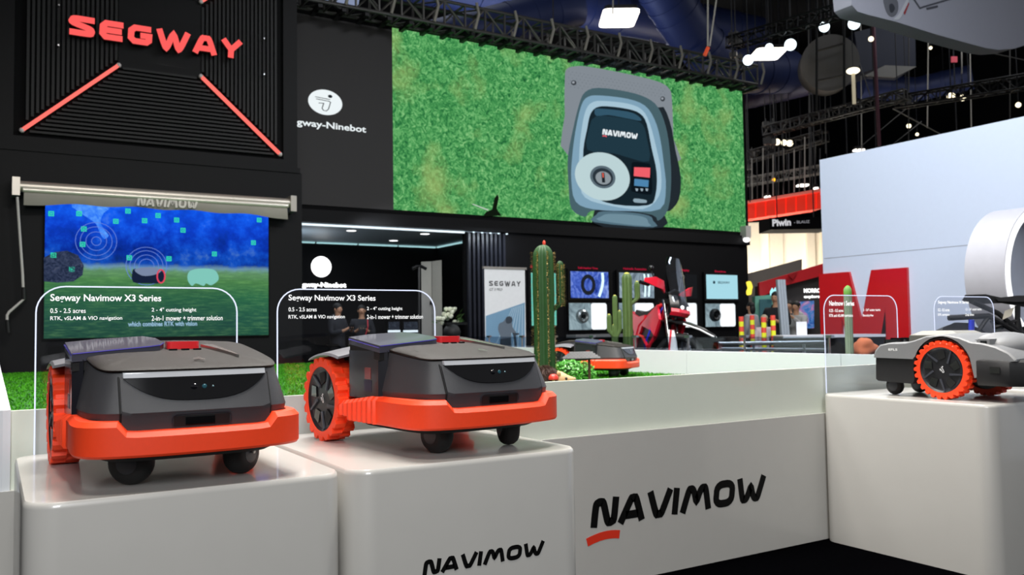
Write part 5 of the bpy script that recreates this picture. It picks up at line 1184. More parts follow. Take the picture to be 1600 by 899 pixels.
# glasses row with blue light
tb = thing('bar_counter', 'dark bar counter with a row of lit glasses in front of the slatted wall', 'counter', (P(712, 540, y=14.9).x, 14.9, 0))
q_ = P(712, 537, y=14.9); MB().box(-.45, .75, -.2, .3, 0, q_.z - .16).bevel(.01, 1).build('body', black2, tb)
for i in range(5):
    b = MB().lathe([(0, 0), (.035, 0), (.05, .15), (.045, .15), (0, .02)], 12, 'z', (-.33 + i * .155, -.1, q_.z - .16)); b.build('lit_glass', mat('glass_lit', '#9adcf0', .1, emit='#7fd0ea', es=.9), tb, 40)
# ================================================================ RIGHT SIDE
XW = 11.0
wr = struct('wall_side', MB().box(XW, XW + .25, -3, 8.83, 0, 3.73), mat('wall_pale_blue', '#d0dbf0', .45, var=.02))
p0_, p1_ = P(1284, 404.5, x=XW), P(1506, 386, x=XW)
MB().box(XW - .002, XW, -3, 8.8, p0_.z - .006, p0_.z + .004).build('trim_1', mat('seam_grey', '#a0a6b4', .6))['kind'] = 'structure'
wl = P(1284, 427, x=XW); wR = P(1422, 418, x=XW); zb_, ztm = .6, wl.z
red_m = mat('letter_m_red', '#c0161d', .35, coat=.3)
def my(px): return P(px, 480, x=XW).y
yA, yB, yC = 8.80, my(1331), my(1422)
def zM(py, px): return P(px, py, x=XW).z
ml = thing('wall_letter', 'giant red letter M standing on the white wall', 'wall letter', (XW, 8, zb_))
top_ = P(1422, 418, x=XW).z
# M outline in (y, z): runs from the far edge to the near edge
Y_ = lambda px: P(px, 470, x=XW).y
zl_ = .4
MP = [(Y_(1284), zl_), (Y_(1284), top_), (Y_(1331), top_), (Y_(1349), P(1349, 480, x=XW).z + .03), (Y_(1366), top_), (Y_(1422), top_), (Y_(1422), zl_), (Y_(1386), zl_), (Y_(1386), P(1386, 492, x=XW).z), (Y_(1384), P(1384, 492, x=XW).z), (Y_(1372), .9), (Y_(1350), .9), (Y_(1321), P(1321, 480, x=XW).z), (Y_(1317), P(1317, 478, x=XW).z), (Y_(1317), zl_)]
MP = [(Y_(1284), zl_), (Y_(1284), top_), (Y_(1331), top_), (Y_(1348), 1.2), (Y_(1366), top_), (Y_(1422), top_), (Y_(1422), zl_), (Y_(1386), zl_), (Y_(1386), 1.36), (Y_(1366), .45), (Y_(1338), .45), (Y_(1317), 1.28), (Y_(1316), zl_)]
b = MB(); b.prism(MP, 'x', XW - .05, XW - .003); bmesh.ops.triangulate(b.bm, faces=[f for f in b.bm.faces if len(f.verts) > 4]); rel(ml, b).build('face', red_m, ml)
# ring
rc = (9.35, 5.15 - .22, 1.63); ring = thing('display_ring', 'big white ring with a glowing front edge on the right', 'display ring', (rc[0], rc[1], 0))
RO, RI = .74, .66
b = MB(); rr = []
for r_, y_ in ((RO, .22), (RO, -.19), (RI, -.19), (RI, .22)): rr.append([(r_ * math.cos(2 * PI * k / 72), y_, rc[2] + r_ * math.sin(2 * PI * k / 72)) for k in range(72)])
b.loft(rr + [rr[0]], False, False); b.build('band', mat('ring_white', '#b4b4bd', .45), ring, 40)
b = MB(); rr = []
for r_, y_ in ((RO - .008, -.195), (RO - .008, -.212), (RI + .008, -.212), (RI + .008, -.195)): rr.append([(r_ * math.cos(2 * PI * k / 72), y_, rc[2] + r_ * math.sin(2 * PI * k / 72)) for k in range(72)])
b.loft(rr + [rr[0]], False, False); b.build('lit_edge', glow('ring_light', '#ffffff', 1.4), ring)
b = MB(); b.poly([(RI * math.cos(2 * PI * k / 60), .18, rc[2] + RI * math.sin(2 * PI * k / 60)) for k in range(60)]); b.solid((0, .02, 0)); b.build('back_disc', mat('disc_grey', '#c8ccd6', .5), ring)
MB().box(-.35, .35, -.2, .2, 0, .92).bevel(.02, 2).build('plinth', white_wall, ring)
# black buggy in front of the ring
bp = P(1545, 500, d=6.6)
bg = thing('off_road_buggy', 'black off-road buggy frame with seat behind the right acrylic sign', 'vehicle', (bp.x, bp.y, 0), math.radians(-31))
bm_ = mat('buggy_black', '#17171a', .55); bm2 = mat('buggy_grey', '#2a2a2d', .5)
def B(px, py, off=0.0):
    q_ = P(px, py, d=6.6 + off); v = q_ - Vector((bp.x, bp.y, 0)); a = math.radians(31); return (v.x * math.cos(a) - v.y * math.sin(a), v.x * math.sin(a) + v.y * math.cos(a), v.z)
def plate(pts, th, name, m_, off=0, par=bg):
    A = [B(x, y, off) for x, y in pts]; Bq = [B(x, y, off + th) for x, y in pts]; b = MB(); b.loft([A, Bq]); b.bevel(.006, 2); return b.build(name, m_, par, 30)
plate([(1508, 461), (1540, 460), (1568, 466), (1600, 465), (1640, 462), (1640, 480), (1600, 480), (1565, 474), (1520, 476), (1503, 470)], .35, 'seat', bm_)
plate([(1556, 466), (1590, 462), (1660, 462), (1660, 470), (1590, 472), (1560, 471)], .3, 'seat_cushion', bm2, -.05)
for s, off in ((0, 0), (1, .34)):
    MB().tube([B(1482, 497, off), (B(1545, 494, off)), B(1590, 520, off), B(1650, 530, off)], .022, 8).build('frame_tube', bm_, bg, 40)
    MB().tube([B(1520, 472, off), B(1560, 490, off), B(1595, 520, off)], .02, 8).build('frame_tube', bm_, bg, 40)
    MB().tube([B(1545, 494, off), B(1520, 530, off), B(1475, 522, off)], .018, 8).build('frame_tube', bm_, bg, 40)
    MB().tube([B(1590, 478, off), B(1590, 545, off)], .02, 8).build('frame_tube', bm_, bg, 40)
    MB().tube([B(1552, 512, off), B(1592, 500, off), B(1600, 545, off)], .016, 8).build('frame_tube', bm2, bg, 40)
plate([(1480, 494), (1536, 492), (1542, 497), (1486, 500)], .34, 'rack', bm_)
plate([(1468, 524), (1474, 512), (1492, 504), (1515, 505), (1532, 518), (1530, 532), (1480, 532)], .3, 'front_fairing', bm2, .02)
plate([(1570, 486), (1585, 480), (1580, 494), (1566, 500)], .2, 'pale_cover', mat('cover_cream', '#cfc8ba', .5), -.03)
plate([(1546, 502), (1562, 498), (1572, 512), (1556, 520)], .2, 'motor_cover', mat('cover_grey', '#9aa0a4', .4, .5), .04)
MB().tube([B(1518, 500, -.02), B(1518, 545, -.02)], .022, 8).build('shock_absorber', mat('cable_blue', '#2236c8', .4), bg)
for px_, py_ in ((1500, 560), (1625, 560)):
    c_ = B(px_, py_, .15); b = MB(); prf = [(.09, -.11), (.2, -.12), (.26, -.09), (.275, 0), (.26, .09), (.2, .12), (.09, .11)]; b.lathe(prf, 30, 'y', c_); b.build('wheel', mat('bike_tyre', '#151515', .7), bg, 40)
# table under the buggy (long white display table behind the third pedestal)
# right cactus and rock
smooth_cactus('slim grey-green cactus with a bright green tip before the red M', 1328, 447, 560, 7.0, 6.2, (), None, mat('cactus_grey', '#7a8a72', .7, var=.15, nscale=30), '#63983c', 1.0)
rk = P(1352, 552, d=7.1); rz = .86
b = MB().ball((0, 0, .1), (.115, .09, .085), 26, 16)
from mathutils import noise as mn
for v in b.bm.verts: v.co += v.normal * 0 + (v.co - Vector((0, 0, .1))).normalized() * .03 * mn.noise(v.co * 14)
o_ = b.build('rock', mat('rock_rust', '#b5633c', .8, var=.35, nscale=18, bump=1), None, 60); o_.location = (rk.x, rk.y, rz - .0); tag(o_, 'rusty orange rock beside the slim grey cactus', 'rock')
sb = thing('side_bench', 'black bench behind the white rim carrying the rusty rock', 'bench', (rk.x, rk.y, 0), math.radians(-31))
MB().box(-.1, 1.2, .35, .8, .80, .86).bevel(.005, 1).build('top', black, sb)
MB().box(-.2, .25, -.15, .35, 0, .865).bevel(.005, 1).build('pier', black2, sb)
for x in (-.05, 1.1): MB().box(x, x + .06, .4, .75, 0, .8).build('leg', blkp, sb)
# steel guard rail
ra, rb = P(1123, 537.5, d=8.6), P(1290, 535, d=8.6)
gr = thing('guard_rail', 'polished steel guard rail with a rounded end behind the rim', 'rail', (ra.x, ra.y, 0))
def G(p): return tuple(Vector(p) - Vector((ra.x, ra.y, 0)))
MB().tube([G(ra), G(rb)], .022, 10).build('top_rail', steel, gr, 40)
MB().tube([G(P(1123, 545, d=8.6)), G(P(1290, 547, d=8.6))], .018, 10).build('lower_rail', steel, gr, 40)
for px_ in (1125, 1177, 1256): q_ = P(px_, 537, d=8.6); MB().tube([G((q_.x, q_.y, 0)), G(q_)], .016, 8).build('post', steel, gr)
# striped bollards
for i, (px_, top_y, dd) in enumerate(((1158, 495, 12), (1175, 493, 12.8), (1193, 496, 11.6), (1207.5, 493, 11.8))):
    q_ = P(px_, top_y, d=dd); lab = ['leftmost', 'second from left', 'third from left', 'rightmost'][i]
    t = thing('striped_bollard', f'red and yellow striped round bollard, {lab} of the four', 'bollard', (q_.x, q_.y, 0), group='striped bollards beside the facade corner')
    n_ = round(q_.z / .07)
    for k in range(n_):
        z1 = q_.z - k * .07; MB().lathe([(0, max(0, z1 - .07)), (.034, max(0, z1 - .07)), (.034, z1 - .004), (.03 if k == 0 else .034, z1), (0, z1)], 14).build('band', mat('bollard_red', '#d8483a', .5) if k % 2 == 0 else mat('bollard_yellow', '#d8dc28', .5), t, 40)
# people on the right
person('person in a black jacket turned left beside the pale leaning column', at_head(1212, 457, 1.80, 16.5), 1.80, 200, '#15161c', '#101116', '#0c0a0a', 'hold', None, hood=True)
pg = at_head(1244, 472, 1.62, 16.5)
person('person in a light grey hoodie taking a photo behind the black counter', pg, 1.62, 190, '#a9a8a8', '#2a2a32', '#0c0a0a', 'aim', 'phone held up by the person in the grey hoodie', hood=True)
person('dark-haired person in black half hidden behind the grey hoodie', at_head(1233, 471, 1.70, 17.5) , 1.70, 210, '#1c1c24', '#22263a', '#120c0a', 'hold', None)
person('person in a grey top standing left behind the striped bollards', at_head(1173, 473, 1.70, 17), 1.70, 100, '#9a9ca2', '#202228', '#0e0a0a', 'down', None, hair_long=True)
person('short person with pale hair mostly hidden behind the striped bollards', at_head(1194, 493, 1.35, 30), 1.35, 250, '#d8c8cc', '#6a6a70', '#b8a890', 'down', None)
# leaning pale column, black counter, white card
def slab(nm, label, cat, px0, py0, px1, py1, dd, th, m_, group=None, part='panel'):
    """box standing at depth dd, squared to the booth"""
    a_, b_ = P(px0, py1, d=dd), P(px1, py0, d=dd); a = math.radians(-31)
    t = thing(nm, label, cat, (a_.x, a_.y, 0), a, group); w_ = (Vector((b_.x, b_.y)) - Vector((a_.x, a_.y))).length
    MB().box(0, w_, 0, th, a_.z, b_.z).bevel(.006, 1).build(part, m_, t); return t, w_, a_.z, b_.z
c0 = P(1221, 437, d=14); t = thing('leaning_column', 'pale grey fluted column leaning slightly beside the person in black', 'column', (c0.x, c0.y, 0), math.radians(-31))
for k in range(3):
    b = MB(); b.loft([[(-.065 + k * .044 + dx, 0, 0), (-.065 + k * .044 + .04 + dx, 0, 0), (-.065 + k * .044 + .04 + dx, .1, 0), (-.065 + k * .044 + dx, .1, 0)] for dx in (.1,)] + [[(-.065 + k * .044, 0, c0.z), (-.065 + k * .044 + .04, 0, c0.z), (-.065 + k * .044 + .04, .1, c0.z), (-.065 + k * .044, .1, c0.z)]]); b.bevel(.005, 1); b.build('flute', mat('column_pale', '#aab4bf', .4), t)
t, w_, z0, z1 = slab('long_counter', 'long black counter behind the steel rail carrying a white card', 'counter', 1226, 524, 1385, 620, 11.3, .6, black2, part='body')
MB().box(0, w_, -.02, .62, z1 - .02, z1 + .015).build('top', mat('counter_top', '#c8ccd4', .3), t)
cp_ = P(1253, 523, d=11.5); o_ = thing('white_card', 'white upright card standing on the black counter', 'card', (cp_.x, cp_.y, z1 + .015), math.radians(-31))
b = MB().box(-.07, .07, 0, .006, 0, .18); b.build('sheet', mat('card_white', '#e2e4ea', .5), o_); b = MB(); b.loft([[(-.05, .006, 0), (.05, .006, 0), (.05, .01, .0), (-.05, .01, 0)], [(-.05, .006, .15), (.05, .006, .15), (.05, .008, .15), (-.05, .008, .15)]]); b.build('foot', mat('card_white', '#e2e4ea', .5), o_)
# ================================================================ FAR STANDS
far = thing('far_hall_wall', 'bright cream wall with pilasters beyond the red canopy', 'wall', (P(1165, 400, d=33).x, P(1165, 400, d=33).y, 0), math.radians(-31))
cream = mat('cream_wall', '#f2e8d4', .8)
MB().box(-.3, 7.5, .5, .7, 0, 5.2).build('panel', cream, far)
for x, w_ in ((.1, .55), (1.05, .5), (2.5, .3), (3.1, .3), (4.6, .5)): MB().box(x, x + w_, .3, .52, 0, 5.15).bevel(.02, 1).build('pilaster', mat('pilaster', '#e0d4be', .8), far)
area('far_wall_fill', tuple(P(1215, 560, d=31)), tuple(P(1225, 400, d=33.5)), 3, 1300, (1, .95, .85))  # area light added close by to make the cream wall bright
cn = thing('red_canopy', 'row of red hanging canopy panels beyond the video wall corner', 'canopy', tuple(P(1166, 330, d=30)), 0)
oc = Vector(cn.location)
for i in range(8):
    u0, u1 = i / 7.6, (i + .88) / 7.6
    x0, x1 = 1166 + 120 * u0, 1166 + 120 * u1; tp0, tp1 = 317 - 20 * u0, 317 - 20 * u1; bt0, bt1 = 343 - 18 * u0, 343 - 18 * u1; dd0, dd1 = 30 - 2 * u0, 30 - 2 * u1
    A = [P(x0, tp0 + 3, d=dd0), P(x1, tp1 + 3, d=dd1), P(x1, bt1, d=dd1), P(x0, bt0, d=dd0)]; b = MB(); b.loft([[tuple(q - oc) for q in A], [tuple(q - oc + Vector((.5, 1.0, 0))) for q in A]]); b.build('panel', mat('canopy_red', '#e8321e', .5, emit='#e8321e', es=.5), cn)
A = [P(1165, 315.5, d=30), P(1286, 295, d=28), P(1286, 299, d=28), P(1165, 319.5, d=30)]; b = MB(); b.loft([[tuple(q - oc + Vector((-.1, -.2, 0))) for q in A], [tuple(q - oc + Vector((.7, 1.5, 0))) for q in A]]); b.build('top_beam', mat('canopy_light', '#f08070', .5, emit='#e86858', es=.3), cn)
t, w_, z0, z1 = slab('overhead_sign', 'black overhead sign with white lettering below the red canopy', 'sign', 1203, 339, 1300, 359, 27.5, 1.2, black2, part='box')
text('Piwin', 'lettering', glow('sign_text', '#d8d8dc', .9), t, ((.08, -.01, z0 + .1), (1, 0, .03), (0, 0, 1)), width=.60, height=.23, bold=.04)
text('- BLAUZ', 'lettering', glow('sign_text2', '#8a8a90', .9), t, ((.78, -.01, z0 + .18), (1, 0, .03), (0, 0, 1)), width=.5, height=.09, bold=.02)
# booth with the red stripe
def quad(nm, label, cat, pts, dd, th, m_, part='panel', par=None):
    o0 = P(*pts[0], d=dd); t = par or thing(nm, label, cat, (o0.x, o0.y, 0)); o0 = Vector(t.location)
    A = [P(*p_, d=dd) - o0 for p_ in pts]; off = Vector((.52, .85, 0)) * th; b = MB(); b.loft([[tuple(q) for q in A], [tuple(q + off) for q in A]]); b.build(part, m_, t); return t
st = quad('red_stripe_stand', 'dark exhibition stand with a sloping red band left of the white wall', 'exhibition stand', [(1186, 447), (1300, 420), (1300, 600), (1186, 620)], 22.5, .4, mat('stand_dark', '#393532', .7))
quad('', '', '', [(1186, 442), (1300, 408), (1300, 427), (1228, 446), (1218, 452), (1194, 462), (1187, 462)], 22.2, .15, mat('stand_red', '#c01c24', .4), 'red_band', st)
quad('', '', '', [(1231, 430), (1247, 424), (1239, 437)], 22.1, .04, mat('stand_red_dark', '#9a1018', .4), 'red_triangle', st)
quad('', '', '', [(1248, 472), (1272, 470), (1272, 513), (1248, 514)], 22.1, .08, noise_glow('poster_blue', [(.35, '#1c3c86'), (.5, '#4a7cb8'), (.6, '#b06a9a'), (.75, '#9ad0e0')], 3), 'poster', st)
gw_ = P(1257, 458, d=19.1); 
for s_, py_, w0, h0 in (('MORROW', 452, .5 * 1.15, .115), ('exploration', 461.5, .55 * 1.15, .10)):
    a_ = P(1256, py_ + 6, d=22.0) - Vector(st.location); o_ = text(s_, 'lettering', glow('sign_white', '#ffffff', 1.6), st, (tuple(a_), (.855, -.518, 0), (0, 0, 1)), width=w0, height=h0, bold=.05)
st2_ = quad('grey_stand_wall', 'grey sloping wall of the stand behind the red band', 'wall panel', [(1168, 428), (1253, 405), (1253, 430), (1253, 600), (1168, 600)], 25, .3, mat('stand_grey', '#8a8078', .8, var=.1, nscale=3))
t = quad('teal_stand', 'teal and pale display stand behind the person in black', 'exhibition stand', [(1180, 463), (1205, 461), (1208, 468), (1208, 600), (1180, 600)], 21.8, .3, mat('stand_teal', '#6fae9a', .5))
quad('', '', '', [(1187, 468), (1206, 468), (1206, 525), (1187, 525)], 21.7, .05, mat('stand_teal_dark', '#3c6a72', .5), 'dark_panel', t)
quad('', '', '', [(1204, 455), (1207, 450), (1209, 454), (1212, 449), (1214, 462), (1204, 462)], 21.6, .05, glow('teal_letter', '#a8ecf4', 1.2), 'lit_letter', t)
tr_pole = mat('pole_dark', '#1c1c1e', .5)
yl = quad('yellow_flower_sign', 'lit yellow blossom-shaped sign at the facade corner', 'sign', catmull([(1168, 441), (1173, 440), (1176, 448), (1175, 453), (1174, 460), (1169, 461), (1168, 455), (1170, 450)], 3), 17.5, .1, glow('yellow_lit', '#ffe850', 1.3), 'blossom'); MB().tube([(.1, .15, -yl.location.z), (.1, .15, .1)], .03, 8).build('post', tr_pole, yl)
# wall lamp on the corner of the facade
q_ = P(1164, 372, y=YL - .1); t = thing('corner_spotlight', 'small white spotlight on the lower right corner of the video wall', 'lamp', tuple(q_)); MB().box(-.06, .12, -.1, .1, .0, .3).bevel(.02, 2).build('housing', mat('lamp_grey', '#b8b4b0', .4), t); MB().ball((0, -.05, -.05), (.1, .08, .07), 12, 8).build('lamp_head', glow('lamp_white', '#ffffff', 1.5), t)
# ================================================================ HALL ROOF: TRUSSES, DUCTS, LAMPS
tr_m = mat('truss_alu', '#5e5c5a', .45, .7); tr_d = mat('truss_dark', '#1c1c1e', .5, .5)
def truss(nm, label, a, b, size, bays, m_, group='lighting trusses under the hall roof', chord=.03, brace=.016, ratio=1.0):
    a, b = Vector(a), Vector(b); t = thing('roof_truss', label, 'truss', tuple(a), 0, group); d_ = (b - a).normalized(); s_ = d_.cross(Vector((0, 0, 1))).normalized() * size * ratio / 2; u_ = s_.cross(d_).normalized() * size / 2
    if u_.z < 0: u_ = -u_
    cs = [s_ + u_, -s_ + u_, -s_ - u_, s_ - u_]; Ln = (b - a).length
    for c_ in cs: MB().tube([tuple(c_), tuple(d_ * Ln + c_)], chord, 8).build('chord', m_, t, 40)
    for i in range(bays + 1):
        p = d_ * Ln * i / bays; q = MB()
        for c1, c2 in zip(cs, cs[1:] + cs[:1]): q.tube([tuple(p + c1), tuple(p + c2)], brace * 1.2, 5)
        if i < bays:
            p2 = d_ * Ln * (i + 1) / bays
            for j, (c1, c2) in enumerate(zip(cs, cs[1:] + cs[:1])):
                q.tube([tuple(p + (c1 if (i + j) % 2 else c2)), tuple(p2 + (c2 if (i + j) % 2 else c1))], brace, 5)
        q.build('brace_bay', m_, t)
    hangers(t, [tuple(d_ * Ln * k / 3 + u_) for k in (0.15, 1.5, 2.85)], .014)
    return t
za, zb2 = P(800, 31, y=15.0).z, P(800, 66, y=15.0).z
xr_ = P(1172, 118, y=15.0).x
tl = truss('', 'long dark truss running along the top of the video wall', (4.3, 15.0, (za + zb2) / 2), (xr_, 15.0, (za + zb2) / 2), za - zb2, 26, tr_m, chord=.035, brace=.02)
for i in range(27):   # clamps, cable loops and hanging brackets below the truss
    x = .25 + i * (xr_ - 4.5) / 26; q = MB(); zl2 = -(za - zb2) / 2
    q.box(x - .04, x + .04, -.22, .30, zl2 - .10, zl2 - .04); q.box(x - .03, x + .03, -.05, .05, zl2 - .1, zl2); q.build('hanger_bracket', tr_d, tl)
    if i % 2 == 0:
        q = MB(); q.tube([(x, -.3, zl2), (x + .06, -.36, zl2 + .3), (x + .02, -.34, -zl2 + .05)], .03, 6); q.build('cable_loop', mat('cable_grey', '#8a857c', .7), tl)
rel(tl, MB().box(4.2, 16.6, 15.45, 15.65, 7.3, 7.46)).build('screen_header', black2, tl)
far_trusses = []
far_trusses.append(truss('', 'truss with bright spotlights at the upper right of the video wall', P(1140, 68, d=22), P(1345, 8, d=19), .28, 12, tr_d, chord=.025, brace=.012))
far_trusses.append(truss('', 'dark box truss crossing the hall below the grey drum', P(1195, 206, d=27), P(1415, 148, d=24), .28, 14, tr_m, chord=.03, brace=.02))
far_trusses.append(truss('', 'far dark truss above the red canopy', P(1162, 248, d=32), P(1290, 212, d=29), .35, 10, tr_d))
far_trusses.append(truss('', 'far dark truss at the right above the white wall', P(1405, 160, d=26), P(1640, 122, d=22), .35, 12, tr_d))
far_trusses.append(truss('', 'distant thin truss low above the white wall edge', P(1165, 285, d=34), P(1300, 262, d=32), .3, 12, tr_m))
navy = mat('duct_navy', '#2a3560', .5, .1, var=.15, nscale=2); greyd = mat('duct_grey', '#6c6864', .6)
def duct(label, pts, r, m_=navy):
    t = thing('air_duct', label, 'duct', tuple(pts[0]), 0, 'air ducts under the hall roof'); o0 = Vector(pts[0]); MB().tube([tuple(Vector(p) - o0) for p in pts], r, 24).build('pipe', m_, t, 40)
    for k in range(1, len(pts)):
        a, b = Vector(pts[k - 1]) - o0, Vector(pts[k]) - o0
        for j in range(1, 4):
            c_ = a.lerp(b, j / 4); d_ = (b - a).normalized() * .06; MB().tube([tuple(c_ - d_), tuple(c_ + d_)], r * 1.03, 24).build('flange', m_, t, 40)
        hangers(t, [tuple(a.lerp(b, .5) + Vector((0, 0, r)))], .015)
    return t
duct('wide navy duct passing behind the truss above the video wall', [P(540, -60, d=22), P(800, -10, d=25), P(1010, 25, d=28), P(1180, 60, d=30)], .75)
duct('navy duct bending down behind the small spotlights', [P(1020, -40, d=24), P(1070, 40, d=25), P(1130, 110, d=26), P(1230, 112, d=28)], .7)
duct('long navy duct sloping up behind the grey drum', [P(1150, 150, d=31), P(1250, 128, d=31), P(1330, 105, d=30)], .55, mat('duct_violet', '#2b2842', .45, .2))
duct('broad dark duct low behind the leaning panel', [P(1345, 135, d=32), P(1430, 140, d=32), P(1520, 120, d=31)], .45)
duct('short blue pipe crossing the top edge right of the tower', [P(560, 95, d=19.5), P(760, 45, d=20.5), P(900, 10, d=21.5)], .5)
dr_ = P(1297, 98, d=24); t = thing('grey_drum', 'large grey round drum hanging under the hall roof', 'drum', tuple(dr_)); f_ = -to_world(Vector((0.25, .1, 1))).normalized(); MB().tube([tuple(f_ * .0), tuple(-f_ * 1.2)], .78, 40).build('body', greyd, t, 40)
for k_ in (-.18, .28): MB().tube([tuple(P(1276 + 0, 0, d=23) - dr_ + Vector((0, 0, 0))), tuple(P(1276, 175, d=23) - dr_)] if k_ < 0 else [tuple(P(1319, 0, d=23) - dr_), tuple(P(1319, 165, d=23) - dr_)], .035, 6).build('hanging_rail', tr_d, t)
for y_a, y_b in ((80, 68), (126, 117)): MB().tube([tuple(P(1277, y_a, d=23) - dr_), tuple(P(1318, y_b, d=23) - dr_)], .03, 6).build('rung', mat('truss_alu', '#5e5c5a', .45, .7), t)
quad('roof_panel', 'pale slanted panel hanging under the hall roof', 'panel', [(1351, 118), (1383, 102), (1432, 104), (1398, 121)], 25, .08, mat('panel_dusty', '#8c8a86', .7))
quad('navy_soffit', 'dark navy box hanging above the slanted panel', 'duct box', [(1335, 50), (1400, 35), (1430, 48), (1431, 104), (1383, 102), (1345, 115)], 27, 1.5, mat('soffit_navy', '#10182e', .6))
quad('roof_sign', 'small red and white sign hanging in the dark roof', 'sign', [(1487, 88), (1496, 88), (1496, 97), (1487, 97)], 26, .05, mat('sign_pink', '#b84a58', .5, emit='#c04a58', es=.4))
# hanging rods, chains and cables
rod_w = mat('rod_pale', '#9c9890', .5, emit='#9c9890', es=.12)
def hang(nm, label, px0, py0, px1, py1, dd, r, m_, cat='cable', group=None):
    a, b = P(px0, py0, d=dd), P(px1, py1, d=dd)
    if cat in ('rod', 'pole'): a = b + (a - b) * ((14.96 - b.z) / (a.z - b.z))
    q = MB().tube([(0, 0, 0), tuple(b - a)], r, 6); o = q.build(nm, m_, None); o.location = a; tag(o, label, cat, group); return o
hang('hoist_cable', 'pale cable dropping to the truss, left of the pair with the orange hook', 1106, -5, 1106, 72, 18, .02, rod_w); hang('hoist_cable', 'slack pale cable right of the hook above the truss', 1120, -5, 1109, 72, 18, .018, rod_w)
hang('hoist_hook', 'orange hook where two cables meet the truss', 1106.5, 74, 1101, 87, 18, .045, mat('hook_orange', '#d8502c', .5, emit='#d8502c', es=.3), 'hook')
hang('hoist_cable', 'thin red pole hanging right of the grey drum', 1364, 25, 1374, 228, 24, .05, mat('pole_red', '#5c2c3c', .5), 'pole')
for i, (lb, x, y0, y1, dd) in enumerate((('thin wire from which the brightest flat lamp hangs', 958, -5, 22, 20), ('thin rod beside the left rail of the grey drum', 1289, 150, 240, 26.3), ('rod hanging left of the slanted pale panel', 1345, 60, 238, 27.5), ('rod dropping from the hanging banner to the white wall', 1420, 50, 240, 26.2),
        ('rod hanging just above the twin lamps', 1503, 60, 115, 26), ('pale rod at the right edge above the white wall', 1578, 85, 185, 25.4), ('pale rod standing below the right twin lamp', 1517, 155, 200, 26), ('long thin rod at the left end of the box truss', 1264, 160, 265, 28), ('faint rod left of the tiny star-like lamp', 1450, 100, 200, 27.4))):
    hang('hanging_rod', lb, x, y0, x + random.uniform(-2, 2), y1, dd, .018, rod_w if i % 2 == 0 else tr_m, 'rod', 'hanging rods under the hall roof')
for i in range(15):
    x = 1167 + i * 8.2; top = 238 + random.uniform(-12, 12) - i * 1.2
    pa, pb = P(x, 313 - (x - 1166) * .165, d=29.4), P(x + random.uniform(-1, 1), top, d=29.4)
    MB().tube([tuple(pa - oc), tuple(pb - oc)], .022, 5).build('canopy_rod', rod_w if i % 2 else tr_m, cn)
hangers(cn, [tuple(P(x_, 317 - (x_ - 1166) * .165, d=29.3) - oc) for x_ in (1172, 1225, 1275)], .02)
for lb, x0, y0, x1, y1 in (('long slanting stay cable from the white wall edge up to the far truss', 1338, 235, 1440, 150), ('slanting stay cable crossing behind the thin red pole', 1340, 90, 1360, 150),
        ('short slanting stay cable under the twin lamps', 1440, 190, 1390, 230), ('slanting stay cable right of the twin lamps', 1395, 170, 1480, 215), ('thin cable slanting at the right edge under the hanging banner', 1545, 82, 1610, 96)):
    hang('stay_cable', lb, x0, y0, x1, y1, 26.5, .016, tr_m)
# lamps
def lamp_flat(label, px, py, w_, h_, dd, es=3.0, power=0):
    q_ = P(px, py, d=dd); t = thing('high_bay_lamp', label, 'lamp', tuple(q_), 0, 'bright flat lamps under the hall roof'); k = dd / F
    b = MB(); b.prism([(p_[0], p_[1]) for p_ in rrect(w_ * k, h_ * k * 4.2, .15 * w_ * k, 4)], 'z', 0, .05); b.build('diffuser', glow('lamp_hot' + str(es), '#fff6ea', es), t)
    b = MB(); b.prism([(p_[0], p_[1]) for p_ in rrect(w_ * k * .9, h_ * k * 3.8, .12 * w_ * k, 4)], 'z', .05, .16); b.build('housing', tr_d, t)
    hangers(t, [(0, 0, .15)], .014); t.rotation_euler = (0, 0, math.radians(-31))
lamp_flat('brightest flat lamp hanging above the middle of the truss', 967, 30, 56, 18, 21, 4)
lamp_flat('flat lamp among the small spotlights right of the truss', 1199, 86, 46, 13, 24, 4)
lamp_flat('flat lamp at the top edge right of the tower', 482, 7, 42, 12, 20, 3)
lamp_flat('low round lamp just above the red canopy', 1254, 291, 16, 4, 31, 3); lamp_flat('small lamp on the white wall top edge', 1342, 236, 16, 3, 31, 3)
lamp_flat('tiny lamp above the left end of the red canopy', 1199, 309, 7, 3, 30, 3); lamp_flat('tiny lamp above the right end of the red canopy', 1274, 296, 6, 3, 29, 3)
def spot(label, px, py, r_, dd, col='#e6f6ff', es=3.0, base=True):
    q_ = P(px, py, d=dd); t = thing('spotlight', label, 'spotlight', tuple(q_), 0, 'spotlights hanging from the trusses'); k = dd / F; dr = (Vector((0, 0, EYE)) - q_).normalized()
    MB().tube([tuple(dr * .02), tuple(-dr * .3)], [r_ * k * 1.05, r_ * k * .6], 16).build('housing', tr_d, t, 40)
    MB().tube([tuple(dr * .021), tuple(dr * .03)], r_ * k, 16).build('lens', glow('spot_' + col + str(es), col, es), t)
    MB().tube([(0, 0, r_ * k), (0, 0, r_ * k + .45)], .02, 6).build('yoke', tr_d, t); hangers(t, [(0, 0, r_ * k + .4)], .010)
for lb, x, y, r_, dd in (('spotlight at the right end of the video wall truss', 1169, 94, 8, 20), ('small spotlight left above the flat lamp', 1202, 74, 6, 21), ('spotlight right of the flat lamp', 1235, 70, 9, 21), ('greenish white spotlight left of the hanging banner', 1288, 42, 8, 20), ('brightest spotlight at the corner of the hanging banner', 1334.5, 37, 9, 20)): spot(lb, x, y, r_, dd)
